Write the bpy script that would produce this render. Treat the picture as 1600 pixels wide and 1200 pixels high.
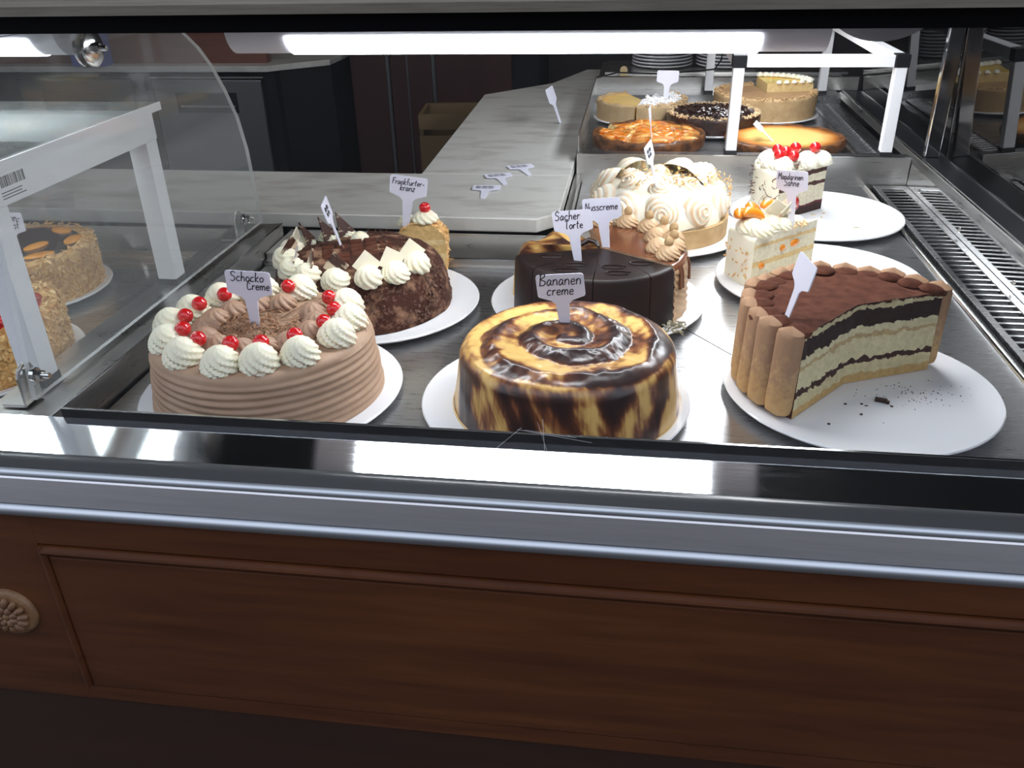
import bpy, math, random
import numpy as np
from mathutils import Vector, Matrix
random.seed(7)
rng = np.random.default_rng(11)
scene = bpy.context.scene
for o in list(bpy.data.objects):
    bpy.data.objects.remove(o)
C = scene.collection
PI = math.pi
R_ = math.radians

# ---------------------------------------------------------------- camera, light, exposure
PITCH, YAW, ROLL, FPX, CAMZ = 0.493866, -0.146776, -0.0229726, 1335.94, 0.482
cp, sp, cy_, sy_ = math.cos(PITCH), math.sin(PITCH), math.cos(YAW), math.sin(YAW)
fwd = Vector((sy_ * cp, cy_ * cp, -sp)); rgt = Vector((cy_, -sy_, 0)); upv = rgt.cross(fwd)
r2 = math.cos(ROLL) * rgt + math.sin(ROLL) * upv
u2 = -math.sin(ROLL) * rgt + math.cos(ROLL) * upv
cam_d = bpy.data.cameras.new('camera'); cam = bpy.data.objects.new('camera', cam_d); C.objects.link(cam)
cam_d.sensor_width = 36; cam_d.lens = FPX / 1600 * 36; cam_d.clip_start = .01
cam.matrix_world = Matrix(((r2.x, u2.x, -fwd.x, 0), (r2.y, u2.y, -fwd.y, 0), (r2.z, u2.z, -fwd.z, CAMZ), (0, 0, 0, 1)))
scene.camera = cam
scene.view_settings.view_transform = 'Standard'
scene.view_settings.look = 'None'
scene.view_settings.exposure = 0.0
scene.view_settings.gamma = 1
scene.view_settings.use_curve_mapping = False
world = bpy.data.worlds.new('world'); scene.world = world; world.use_nodes = True
bg = world.node_tree.nodes['Background']
bg.inputs[0].default_value = (.76, .82, .95, 1); bg.inputs[1].default_value = 1.75
LAMP = 26.0        # emission strength of the fluorescent tubes

kl = bpy.data.lights.new('kitchen_fill_light', 'AREA'); kl.shape = 'RECTANGLE'; kl.size = 1.2; kl.size_y = .3; kl.energy = 7; kl.color = (1, .95, .88)  # added fill lamp, out of view, to brighten the marble and kitchen
klo = bpy.data.objects.new('kitchen_fill_light', kl); C.objects.link(klo); klo.location = (-.7, 2.2, 1.66)

# ---------------------------------------------------------------- materials
MATS = {}
def nodes_of(name):
    m = bpy.data.materials.new(name); m.use_nodes = True
    nt = m.node_tree
    return m, nt, nt.nodes['Principled BSDF']
def mapping(nt, scale, coord='Object'):
    tc = nt.nodes.new('ShaderNodeTexCoord'); mp = nt.nodes.new('ShaderNodeMapping')
    nt.links.new(tc.outputs[coord], mp.inputs[0]); mp.inputs['Scale'].default_value = scale
    return mp
def noise(nt, vec, scale, detail=4, rough=.6, dist=0):
    n = nt.nodes.new('ShaderNodeTexNoise'); n.inputs['Scale'].default_value = scale
    n.inputs['Detail'].default_value = detail; n.inputs['Roughness'].default_value = rough
    n.inputs['Distortion'].default_value = dist
    nt.links.new(vec.outputs[0], n.inputs['Vector']); return n
def ramp(nt, fac, stops, interp='LINEAR'):
    r = nt.nodes.new('ShaderNodeValToRGB'); e = r.color_ramp.elements
    r.color_ramp.interpolation = interp
    while len(e) < len(stops): e.new(.5)
    for el, (p, c) in zip(e, stops):
        el.position = p; el.color = (*c, 1)
    nt.links.new(fac, r.inputs[0]); return r
def bump(nt, p, height, strength, dist):
    b = nt.nodes.new('ShaderNodeBump'); b.inputs['Strength'].default_value = strength; b.inputs['Distance'].default_value = dist
    nt.links.new(height, b.inputs['Height']); nt.links.new(b.outputs[0], p.inputs['Normal']); return b
def mat(name, col, rough=.5, metal=0, col2=None, nscale=30, lo=.35, hi=.65, stretch=(1, 1, 1), bmp=None, coat=0, sss=0, spec=None, detail=4):
    m, nt, p = nodes_of(name)
    p.inputs['Base Color'].default_value = (*col, 1); p.inputs['Roughness'].default_value = rough; p.inputs['Metallic'].default_value = metal
    if coat: p.inputs['Coat Weight'].default_value = coat; p.inputs['Coat Roughness'].default_value = .12
    if spec is not None: p.inputs['Specular IOR Level'].default_value = spec
    if sss:
        p.inputs['Subsurface Weight'].default_value = sss; p.inputs['Subsurface Radius'].default_value = (1, .5, .25); p.inputs['Subsurface Scale'].default_value = .006
    if col2 or bmp: mp = mapping(nt, stretch)
    if col2:
        n = noise(nt, mp, nscale, detail)
        r = ramp(nt, n.outputs['Fac'], [(lo, col), (hi, col2)])
        nt.links.new(r.outputs[0], p.inputs['Base Color'])
    if bmp:
        n2 = noise(nt, mp, bmp[0], 5); bump(nt, p, n2.outputs['Fac'], bmp[1], bmp[2])
    MATS[name] = m; return m
def layer_mat(name, stops, nscale=60, amp=.006, rough=.85, height=.1, bs=.5, nstretch=(1, 1, 1)):
    # cut face of a cake: horizontal layers by height with crumbly borders; stops in metres
    m, nt, p = nodes_of(name); mp = mapping(nt, nstretch)
    n = noise(nt, mp, nscale, 5, .65)
    tc = nt.nodes.new('ShaderNodeTexCoord'); sx = nt.nodes.new('ShaderNodeSeparateXYZ'); nt.links.new(tc.outputs['Object'], sx.inputs[0])
    a = nt.nodes.new('ShaderNodeMath'); a.operation = 'SUBTRACT'; nt.links.new(n.outputs['Fac'], a.inputs[0]); a.inputs[1].default_value = .5
    b = nt.nodes.new('ShaderNodeMath'); b.operation = 'MULTIPLY_ADD'; nt.links.new(a.outputs[0], b.inputs[0]); b.inputs[1].default_value = amp * 2; nt.links.new(sx.outputs['Z'], b.inputs[2])
    d = nt.nodes.new('ShaderNodeMath'); d.operation = 'DIVIDE'; nt.links.new(b.outputs[0], d.inputs[0]); d.inputs[1].default_value = height
    r = ramp(nt, d.outputs[0], [(max(0, z / height), c) for z, c in stops], 'CONSTANT')
    n3 = noise(nt, mp, 160, 4); mx = nt.nodes.new('ShaderNodeMix'); mx.data_type = 'RGBA'; mx.blend_type = 'MULTIPLY'
    r3 = ramp(nt, n3.outputs['Fac'], [(.3, (.72, .68, .62)), (.62, (1, 1, 1))])
    mx.inputs[0].default_value = .7
    nt.links.new(r.outputs[0], mx.inputs[6]); nt.links.new(r3.outputs[0], mx.inputs[7]); nt.links.new(mx.outputs[2], p.inputs['Base Color'])
    p.inputs['Roughness'].default_value = rough
    bump(nt, p, n3.outputs['Fac'], bs, .004)
    MATS[name] = m; return m
def radial_mat(name, stops, rmax, nscale=25, amp=.15, rough=.35, coat=.2):
    m, nt, p = nodes_of(name); mp = mapping(nt, (1, 1, 0)); n = noise(nt, mp, nscale, 4)
    l = nt.nodes.new('ShaderNodeVectorMath'); l.operation = 'LENGTH'; nt.links.new(mp.outputs[0], l.inputs[0])
    d = nt.nodes.new('ShaderNodeMath'); d.operation = 'DIVIDE'; nt.links.new(l.outputs['Value'], d.inputs[0]); d.inputs[1].default_value = rmax
    a = nt.nodes.new('ShaderNodeMath'); a.operation = 'SUBTRACT'; nt.links.new(n.outputs['Fac'], a.inputs[0]); a.inputs[1].default_value = .5
    b = nt.nodes.new('ShaderNodeMath'); b.operation = 'MULTIPLY_ADD'; nt.links.new(a.outputs[0], b.inputs[0]); b.inputs[1].default_value = amp; nt.links.new(d.outputs[0], b.inputs[2])
    r = ramp(nt, b.outputs[0], stops); nt.links.new(r.outputs[0], p.inputs['Base Color'])
    p.inputs['Roughness'].default_value = rough; p.inputs['Coat Weight'].default_value = coat
    bump(nt, p, n.outputs['Fac'], .3, .003)
    MATS[name] = m; return m
def vcol_mat(name, rough=.4, coat=0, sss=0, bmp=None):
    m, nt, p = nodes_of(name); a = nt.nodes.new('ShaderNodeAttribute'); a.attribute_name = 'Col'
    nt.links.new(a.outputs['Color'], p.inputs['Base Color']); p.inputs['Roughness'].default_value = rough
    if coat: p.inputs['Coat Weight'].default_value = coat; p.inputs['Coat Roughness'].default_value = .15
    if sss: p.inputs['Subsurface Weight'].default_value = sss; p.inputs['Subsurface Radius'].default_value = (1, .6, .3); p.inputs['Subsurface Scale'].default_value = .005
    if bmp:
        mp = mapping(nt, (1, 1, 1)); n2 = noise(nt, mp, bmp[0], 5); bump(nt, p, n2.outputs['Fac'], bmp[1], bmp[2])
    MATS[name] = m; return m
def glass_mat(name, tint=(1, 1, 1), gloss=1.0, haze=0.0, rough=.0, hazecol=(.9, .95, 1), scratch=0):
    m = bpy.data.materials.new(name); m.use_nodes = True; nt = m.node_tree; nt.nodes.clear()
    out = nt.nodes.new('ShaderNodeOutputMaterial'); tr = nt.nodes.new('ShaderNodeBsdfTransparent'); gl = nt.nodes.new('ShaderNodeBsdfGlossy')
    tr.inputs[0].default_value = (*tint, 1); gl.inputs['Roughness'].default_value = rough
    fr = nt.nodes.new('ShaderNodeFresnel'); fr.inputs[0].default_value = 1.5
    ge = nt.nodes.new('ShaderNodeNewGeometry')
    inv = nt.nodes.new('ShaderNodeMath'); inv.operation = 'SUBTRACT'; inv.inputs[0].default_value = gloss; inv.use_clamp = True
    bm_ = nt.nodes.new('ShaderNodeMath'); bm_.operation = 'MULTIPLY'; nt.links.new(ge.outputs['Backfacing'], bm_.inputs[0]); bm_.inputs[1].default_value = gloss
    nt.links.new(bm_.outputs[0], inv.inputs[1])
    mu = nt.nodes.new('ShaderNodeMath'); mu.operation = 'MULTIPLY'; mu.use_clamp = True; nt.links.new(fr.outputs[0], mu.inputs[0]); nt.links.new(inv.outputs[0], mu.inputs[1])
    mix = nt.nodes.new('ShaderNodeMixShader'); nt.links.new(mu.outputs[0], mix.inputs[0]); nt.links.new(tr.outputs[0], mix.inputs[1]); nt.links.new(gl.outputs[0], mix.inputs[2])
    last = mix
    if haze or scratch:
        df = nt.nodes.new('ShaderNodeBsdfDiffuse'); df.inputs[0].default_value = (*hazecol, 1)
        m2 = nt.nodes.new('ShaderNodeMixShader'); m2.inputs[0].default_value = haze
        if scratch:
            mp = mapping(nt, (3, 40, 40)); n = noise(nt, mp, 9, 8, .7, 1.5)
            r = ramp(nt, n.outputs['Fac'], [(.66, (haze,) * 3), (.78, (haze + scratch,) * 3)]); nt.links.new(r.outputs[0], m2.inputs[0])
        nt.links.new(mix.outputs[0], m2.inputs[1]); nt.links.new(df.outputs[0], m2.inputs[2]); last = m2
    nt.links.new(last.outputs[0], out.inputs[0]); MATS[name] = m; return m
def emit_mat(name, col, s):
    m = bpy.data.materials.new(name); m.use_nodes = True; nt = m.node_tree; nt.nodes.clear()
    out = nt.nodes.new('ShaderNodeOutputMaterial'); e = nt.nodes.new('ShaderNodeEmission'); e.inputs[0].default_value = (*col, 1); e.inputs[1].default_value = s
    nt.links.new(e.outputs[0], out.inputs[0]); MATS[name] = m; return m
def steel_mat(name, col=(.56, .56, .55), rough=.22, var=.12, stretch=(2, 60, 2), bs=.06, nscale=8):
    m, nt, p = nodes_of(name); mp = mapping(nt, stretch); n = noise(nt, mp, nscale, 6, .7)
    p.inputs['Metallic'].default_value = 1; p.inputs['Base Color'].default_value = (*col, 1)
    r = ramp(nt, n.outputs['Fac'], [(.25, (rough - var / 2,) * 3), (.75, (rough + var / 2,) * 3)]); nt.links.new(r.outputs[0], p.inputs['Roughness'])
    bump(nt, p, n.outputs['Fac'], bs, .002); MATS[name] = m; return m
def wood_mat(name, a, b, rough=.35, nscale=5, stretch=(1.2, 9, 14), coat=.25):
    m, nt, p = nodes_of(name); mp = mapping(nt, stretch); n = noise(nt, mp, nscale, 8, .62, .6); n2 = noise(nt, mp, 1.6, 3)
    ad = nt.nodes.new('ShaderNodeMath'); ad.operation = 'MULTIPLY_ADD'; nt.links.new(n2.outputs['Fac'], ad.inputs[0]); ad.inputs[1].default_value = .6
    ml = nt.nodes.new('ShaderNodeMath'); ml.operation = 'MULTIPLY'; nt.links.new(n.outputs['Fac'], ml.inputs[0]); ml.inputs[1].default_value = .5
    nt.links.new(ml.outputs[0], ad.inputs[2])
    r = ramp(nt, ad.outputs[0], [(.36, a), (.72, b)]); nt.links.new(r.outputs[0], p.inputs['Base Color'])
    p.inputs['Roughness'].default_value = rough; p.inputs['Coat Weight'].default_value = coat; p.inputs['Coat Roughness'].default_value = .25
    bump(nt, p, n.outputs['Fac'], .08, .001); MATS[name] = m; return m

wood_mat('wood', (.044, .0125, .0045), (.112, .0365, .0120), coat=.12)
wood_mat('wood_shaded', (.020, .0078, .0036), (.033, .0120, .0052), rough=.6, coat=.05)  # same wood as the front, with the plinth's shade put into the colour
wood_mat('kitchen_wood', (.12, .045, .03), (.19, .075, .05))
wood_mat('red_panel', (.028, .008, .007), (.045, .014, .012), stretch=(4, 4, .6))
MATS['red_panel'].node_tree.nodes['Principled BSDF'].inputs['Normal'].links and MATS['red_panel'].node_tree.links.remove(MATS['red_panel'].node_tree.nodes['Principled BSDF'].inputs['Normal'].links[0])
steel_mat('tray_steel', (.46, .46, .465), .30, .16, (3, 50, 3), .06)
steel_mat('mirror_steel', (.66, .67, .68), .07, .05, (4, 40, 4), .015)
steel_mat('wall_steel', (.60, .59, .57), .30, .12, (2, 2, 40), .03)
steel_mat('dark_steel', (.045, .045, .048), .35, .1)
steel_mat('fridge_steel', (.26, .27, .28), .30, .08, (40, 2, 2), .03)
steel_mat('grille_steel', (.62, .62, .62), .28, .1)
steel_mat('bright_steel', (.75, .75, .75), .12, .05)
mat('aluminium', (.84, .84, .87), .52, 1, (.78, .78, .81), 4, stretch=(3, 60, 60))
mat('aluminium_bead', (.52, .56, .61), .42, 1)
mat('gasket', (.055, .057, .06), .28, 0, spec=.7)
mat('black', (.004, .004, .005), .5, spec=.08)
mat('black_plastic', (.008, .008, .010), .4, spec=.2)
mat('hood_steel', (.22, .20, .165), .5, .3, (.30, .275, .235), 8, stretch=(2, 40, 40))
mat('white_paint', (.78, .78, .80), .35)
mat('lamp_white', (.72, .73, .80), .4)
mat('lamp_grey', (.42, .43, .46), .5)
mat('plate', (.80, .80, .82), .16, 0, coat=.3)
mat('label_plastic', (.74, .74, .86), .32)
mat('ink', (.015, .015, .03), .5)
mat('cherry', (.62, .010, .012), .12, coat=.6, sss=.15)
mat('white_cream', (.90, .85, .66), .5, sss=.25, bmp=(120, .15, .002))
mat('ivory_cream', (.90, .86, .72), .55, sss=.2, bmp=(90, .25, .003))
mat('mocha_cream', (.42, .26, .17), .5, sss=.15)
mat('nut_cream', (.60, .40, .23), .5, sss=.15)
mat('schoko_icing', (.47, .31, .205), .6, 0, (.40, .25, .16), 18, bmp=(60, .25, .003))
mat('shavings', (.22, .09, .04), .5, 0, (.42, .23, .12), 60)
mat('dark_choc', (.022, .009, .006), .3, coat=.15, bmp=(40, .12, .002))
mat('sacher_glaze', (.010, .0045, .0036), .40, 0, (.020, .009, .007), 30, spec=.3, bmp=(35, .15, .002))
mat('milk_glaze', (.17, .062, .028), .22, coat=.3)
mat('cocoa', (.075, .022, .011), .95, 0, (.13, .045, .025), 70, .38, .66, bmp=(220, .5, .003), spec=.15)
mat('herren_top', (.055, .018, .010), .85, 0, (.30, .165, .10), 34, .50, .62, bmp=(120, .5, .004), spec=.2, detail=7)
mat('herren_flakes', (.07, .026, .014), .7, 0, (.16, .075, .045), 120)
mat('white_choc', (.82, .76, .60), .3)
mat('marbled_choc', (.06, .02, .012), .3, 0, (.72, .58, .42), 26, .52, .60, stretch=(1, 1, 3))
mat('ladyfinger', (.62, .40, .19), .9)
def dust(m):
    # baked biscuit: paler sides, cocoa dust towards the top end
    nt = m.node_tree; p = nt.nodes['Principled BSDF']; mp = mapping(nt, (1, 1, 1)); n = noise(nt, mp, 130, 5); n2 = noise(nt, mp, 28, 4)
    tc = nt.nodes.new('ShaderNodeTexCoord'); sx = nt.nodes.new('ShaderNodeSeparateXYZ'); nt.links.new(tc.outputs['Object'], sx.inputs[0])
    a = nt.nodes.new('ShaderNodeMath'); a.operation = 'MULTIPLY'; a.inputs[1].default_value = 6.5; nt.links.new(sx.outputs['Z'], a.inputs[0])
    b = nt.nodes.new('ShaderNodeMath'); b.operation = 'MULTIPLY_ADD'; b.inputs[1].default_value = 1.1; nt.links.new(n.outputs['Fac'], b.inputs[0]); nt.links.new(a.outputs[0], b.inputs[2])
    c0 = ramp(nt, n2.outputs['Fac'], [(.35, (.60, .40, .20)), (.65, (.54, .31, .12))])
    c1 = ramp(nt, b.outputs[0], [(.66, (0, 0, 0)), (1.0, (1, 1, 1))])
    mx = nt.nodes.new('ShaderNodeMix'); mx.data_type = 'RGBA'; nt.links.new(c1.outputs[0], mx.inputs[0]); nt.links.new(c0.outputs[0], mx.inputs[6]); mx.inputs[7].default_value = (.40, .235, .14, 1)
    nt.links.new(mx.outputs[2], p.inputs['Base Color']); p.inputs['Specular IOR Level'].default_value = .2
    bump(nt, p, n2.outputs['Fac'], .4, .004)
dust(MATS['ladyfinger'])
mat('krokant', (.76, .46, .16), .6, 0, (.55, .27, .075), 90, bmp=(120, .5, .004))
mat('almond', (.84, .57, .25), .55, 0, (.66, .36, .11), 60)
mat('orange_slice', (.85, .33, .03), .25, coat=.4)
mat('mandarin', (.80, .26, .012), .25, coat=.4, sss=.2)
mat('red_jelly', (.55, .012, .010), .1, 0, (.30, .006, .006), 50, coat=.8)
mat('choc_jelly', (.03, .010, .007), .12, coat=.6)
mat('crust', (.42, .27, .13), .85, 0, (.52, .36, .19), 60, bmp=(90, .3, .003), spec=.2)
mat('crust_tan', (.40, .28, .15), .85, 0, (.47, .34, .19), 50, bmp=(90, .25, .003), spec=.2)
mat('crumb_rim', (.60, .42, .22), .85, 0, (.46, .27, .11), 140, bmp=(200, .6, .004))
mat('burnt_rim', (.03, .012, .007), .45, 0, (.22, .08, .02), 60, coat=.2)
mat('tan_filling', (.42, .245, .12), .45, 0, (.48, .29, .15), 20, coat=.1)
mat('lemon', (.92, .62, .08), .3, 0, (.95, .72, .22), 40, coat=.3)
mat('apricot', (.66, .17, .015), .12, 0, (.78, .44, .12), 45, .42, .6, coat=.7, bmp=(45, .5, .008))
mat('nut_choc', (.018, .007, .005), .3, 0, (.055, .02, .012), 90, coat=.2, bmp=(120, .6, .006))
mat('sugar', (.88, .88, .90), .9, 0, (.70, .64, .55), 60, .52, .72, bmp=(150, .4, .004))
mat('sponge', (.80, .58, .28), .9, bmp=(120, .4, .003))
mat('nut_crumb', (.66, .48, .28), .8)
mat('crumb_dark', (.035, .015, .010), .85)
mat('seeds', (.30, .27, .18), .6)
mat('marble', (.44, .43, .40), .22, 0, (.58, .575, .55), 7, .34, .52, stretch=(1, 2.5, 1), coat=.1, detail=9)
mat('kitchen_wall', (.03, .025, .025), .8)
mat('kitchen_floor', (.04, .035, .03), .6)
mat('sky_blocker', (.16, .14, .13), .9, 0, (.10, .09, .085), 3)  # for the unseen wall added to block the sky
mat('crate', (.11, .07, .025), .7)
mat('blue_box', (.10, .12, .38), .5)
mat('red_box', (.40, .05, .06), .5)
mat('tan_tag', (.55, .42, .22), .6)
mat('gilt', (.24, .135, .065), .5, 0, (.13, .06, .028), 80)
mat('scratch', (.62, .62, .62), .5)
mat('rubber', (.01, .01, .011), .5)
layer_mat('tiramisu_cut', [(0, (.70, .46, .18)), (.010, (.80, .70, .40)), (.024, (.07, .026, .02)), (.031, (.82, .73, .44)), (.056, (.62, .45, .22)), (.061, (.82, .74, .46)), (.070, (.035, .013, .009)), (.090, (.80, .70, .42)), (.0965, (.08, .025, .014))], 70, .0085, height=.115)
layer_mat('schoko_cut', [(0, (.45, .28, .17)), (.02, (.10, .045, .03)), (.026, (.50, .33, .22)), (.045, (.10, .045, .03)), (.05, (.50, .33, .22)), (.075, (.42, .26, .16))], 60, .003, height=.09)
layer_mat('dark_cut', [(0, (.04, .016, .010)), (.03, (.12, .05, .03)), (.04, (.04, .016, .010)), (.06, (.10, .04, .025))], 60, .003, height=.09)
layer_mat('cherry_cut', [(0, (.05, .02, .016)), (.014, (.16, .03, .045)), (.018, (.82, .76, .58)), (.050, (.085, .036, .028)), (.056, (.84, .78, .60)), (.070, (.085, .036, .028)), (.078, (.88, .82, .66))], 40, .006, height=.1)
layer_mat('mandarin_cut', [(0, (.72, .46, .16)), (.014, (.88, .80, .56)), (.030, (.85, .62, .28)), (.038, (.90, .83, .62)), (.058, (.84, .62, .30)), (.063, (.92, .87, .70))], 40, .003, height=.09)
layer_mat('frank_cut', [(0, (.80, .56, .24)), (.02, (.86, .66, .34)), (.03, (.78, .53, .22)), (.045, (.86, .66, .34)), (.052, (.78, .53, .22))], 70, .004, height=.09)
layer_mat('tart_cut', [(0, (.50, .33, .16)), (.008, (.84, .66, .32)), (.036, (.80, .60, .28))], 60, .002, height=.06)
radial_mat('cheese_bake', [(0, (.86, .60, .20)), (.60, (.86, .58, .18)), (.80, (.55, .20, .03)), (.93, (.16, .045, .01)), (1, (.10, .03, .01))], .125)
radial_mat('cheese_pale', [(0, (.85, .62, .26)), (.70, (.83, .55, .18)), (.92, (.62, .22, .04)), (1, (.40, .12, .03))], .12)
vcol_mat('banana_glaze', .32, .22, .08, (90, .12, .002))
vcol_mat('meringue', .55, 0, .2, (70, .15, .002))
glass_mat('front_glass', (.985, .99, .99), .42, .004, scratch=.05)
glass_mat('acrylic', (.93, .94, .94), 1.0, .07, .04, (.72, .75, .75))
glass_mat('acrylic_edge', (.7, .72, .72), .6, .5, .1, (.9, .9, .88))
glass_mat('shelf_glass', (.78, .82, .82), 1.0, .10, .05, (.8, .84, .82))
glass_mat('end_glass', (.10, .11, .11), 3.6, .0)
emit_mat('tube', (.93, .96, 1.0), LAMP)
emit_mat('tube_side', (.93, .96, 1.0), LAMP * .58)

# ---------------------------------------------------------------- geometry helpers
class B:
    def __init__(s): s.v = []; s.f = []; s.m = []; s.col = None
    def add(s, vs, fs, mi=0, M=None):
        o = len(s.v)
        s.v += [tuple(M @ Vector(v)) if M is not None else tuple(v) for v in vs]
        s.f += [[i + o for i in f] for f in fs]
        s.m += list(mi) if isinstance(mi, (list, tuple)) else [mi] * len(fs)
        return s
    def box(s, x0, x1, y0, y1, z0, z1, mi=0, M=None):
        vs = [(x, y, z) for z in (z0, z1) for y in (y0, y1) for x in (x0, x1)]
        return s.add(vs, [(0, 2, 3, 1), (4, 5, 7, 6), (0, 1, 5, 4), (2, 6, 7, 3), (0, 4, 6, 2), (1, 3, 7, 5)], mi, M)
    def prism(s, poly, axis, t0, t1, mi=0, M=None):
        # poly: 2-D outline; axis = direction of extrusion ('x': (y,z) outline, 'y': (x,z), 'z': (x,y))
        n = len(poly)
        def P(a, b, t): return {'x': (t, a, b), 'y': (a, t, b), 'z': (a, b, t)}[axis]
        vs = [P(a, b, t0) for a, b in poly] + [P(a, b, t1) for a, b in poly]
        fs = [list(range(n))[::-1], list(range(n, 2 * n))] + [(i, (i + 1) % n, n + (i + 1) % n, n + i) for i in range(n)]
        return s.add(vs, fs, mi, M)
    def lathe(s, prof, n=48, mi=0, M=None, a0=0, a1=2 * PI):
        full = abs(a1 - a0 - 2 * PI) < 1e-6
        k = n if full else n + 1
        vs = []; fs = []
        for i in range(k):
            a = a0 + (a1 - a0) * i / n
            vs += [(r * math.cos(a), r * math.sin(a), z) for r, z in prof]
        p = len(prof)
        for i in range(n):
            j = (i + 1) % k
            for q in range(p - 1):
                a_, b_, c_, d_ = i * p + q, j * p + q, j * p + q + 1, i * p + q + 1
                if prof[q][0] < 1e-9: fs.append((a_, c_, d_))
                elif prof[q + 1][0] < 1e-9: fs.append((a_, b_, d_))
                else: fs.append((a_, b_, c_, d_))
        return s.add(vs, fs, mi, M)
    def tube(s, pts, r, n=8, mi=0, M=None, cap=True):
        pts = [Vector(p) for p in pts]; rs = r if isinstance(r, (list, tuple)) else [r] * len(pts)
        vs = []; fs = []
        for i, p in enumerate(pts):
            t = (pts[min(i + 1, len(pts) - 1)] - pts[max(i - 1, 0)]).normalized()
            u = t.cross(Vector((0, 0, 1)));
            if u.length < 1e-3: u = t.cross(Vector((0, 1, 0)))
            u.normalize(); w = u.cross(t)
            vs += [p + (u * math.cos(2 * PI * k / n) + w * math.sin(2 * PI * k / n)) * rs[i] for k in range(n)]
        for i in range(len(pts) - 1):
            for k in range(n):
                fs.append((i * n + k, i * n + (k + 1) % n, (i + 1) * n + (k + 1) % n, (i + 1) * n + k))
        if cap: fs += [list(range(n))[::-1], [(len(pts) - 1) * n + k for k in range(n)]]
        return s.add(vs, fs, mi, M)
    def mesh(s, name, mats, smooth=None):
        me = bpy.data.meshes.new(name); me.from_pydata(s.v, [], s.f)
        for m in (mats if isinstance(mats, (list, tuple)) else [mats]): me.materials.append(MATS[m])
        me.polygons.foreach_set('material_index', s.m)
        if s.col is not None:
            a = me.color_attributes.new('Col', 'FLOAT_COLOR', 'POINT')
            c = np.ones((len(s.v), 4), np.float32); c[:, :3] = s.col; a.data.foreach_set('color', c.ravel())
        me.validate(); me.update()
        import bmesh
        bm = bmesh.new(); bm.from_mesh(me); bmesh.ops.recalc_face_normals(bm, faces=bm.faces); bm.to_mesh(me); bm.free()
        if smooth is not None:
            me.polygons.foreach_set('use_smooth', [True] * len(me.polygons)); me.set_sharp_from_angle(angle=R_(smooth))
        return me
def link(name, me, parent=None, loc=(0, 0, 0), rot=(0, 0, 0), scale=None):
    o = bpy.data.objects.new(name, me); C.objects.link(o); o.parent = parent; o.location = loc; o.rotation_euler = rot
    if scale: o.scale = scale
    return o
def obj(name, b, mats, parent=None, loc=(0, 0, 0), rot=(0, 0, 0), smooth=None, bevel=0):
    o = link(name, b.mesh(name, mats, smooth), parent, loc, rot)
    if bevel:
        md = o.modifiers.new('bevel', 'BEVEL'); md.width = bevel; md.segments = 2; md.limit_method = 'ANGLE'; md.angle_limit = R_(40)
    return o
def tag(o, label, cat, group=None, kind=None):
    o['label'] = label; o['category'] = cat
    if group: o['group'] = group
    if kind: o['kind'] = kind
    return o
def thing(name, label, cat, loc=(0, 0, 0), rz=0, group=None):
    o = bpy.data.objects.new(name, None); C.objects.link(o); o.location = loc; o.rotation_euler = (0, 0, rz); o.empty_display_size = .02
    return tag(o, label, cat, group)
def stuff(o): o['kind'] = 'stuff'; return o
def part_label(o, t): o['label'] = t; return o
def struct(name, b, m, **k):
    o = obj(name, b, m, **k); o['kind'] = 'structure'; return o
def vnoise(x, y, seed=0):
    r = np.random.default_rng(seed).random((64, 64)); xi = np.floor(x).astype(int); yi = np.floor(y).astype(int); fx = x - xi; fy = y - yi
    fx = fx * fx * (3 - 2 * fx); fy = fy * fy * (3 - 2 * fy)
    g = lambda a, b: r[a % 64, b % 64]
    return (g(xi, yi) * (1 - fx) + g(xi + 1, yi) * fx) * (1 - fy) + (g(xi, yi + 1) * (1 - fx) + g(xi + 1, yi + 1) * fx) * fy
def fbm(x, y, seed=0, o=4): return sum(vnoise(x * 2 ** k, y * 2 ** k, seed + k) * .5 ** k for k in range(o)) / (2 - .5 ** (o - 1))
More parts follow.
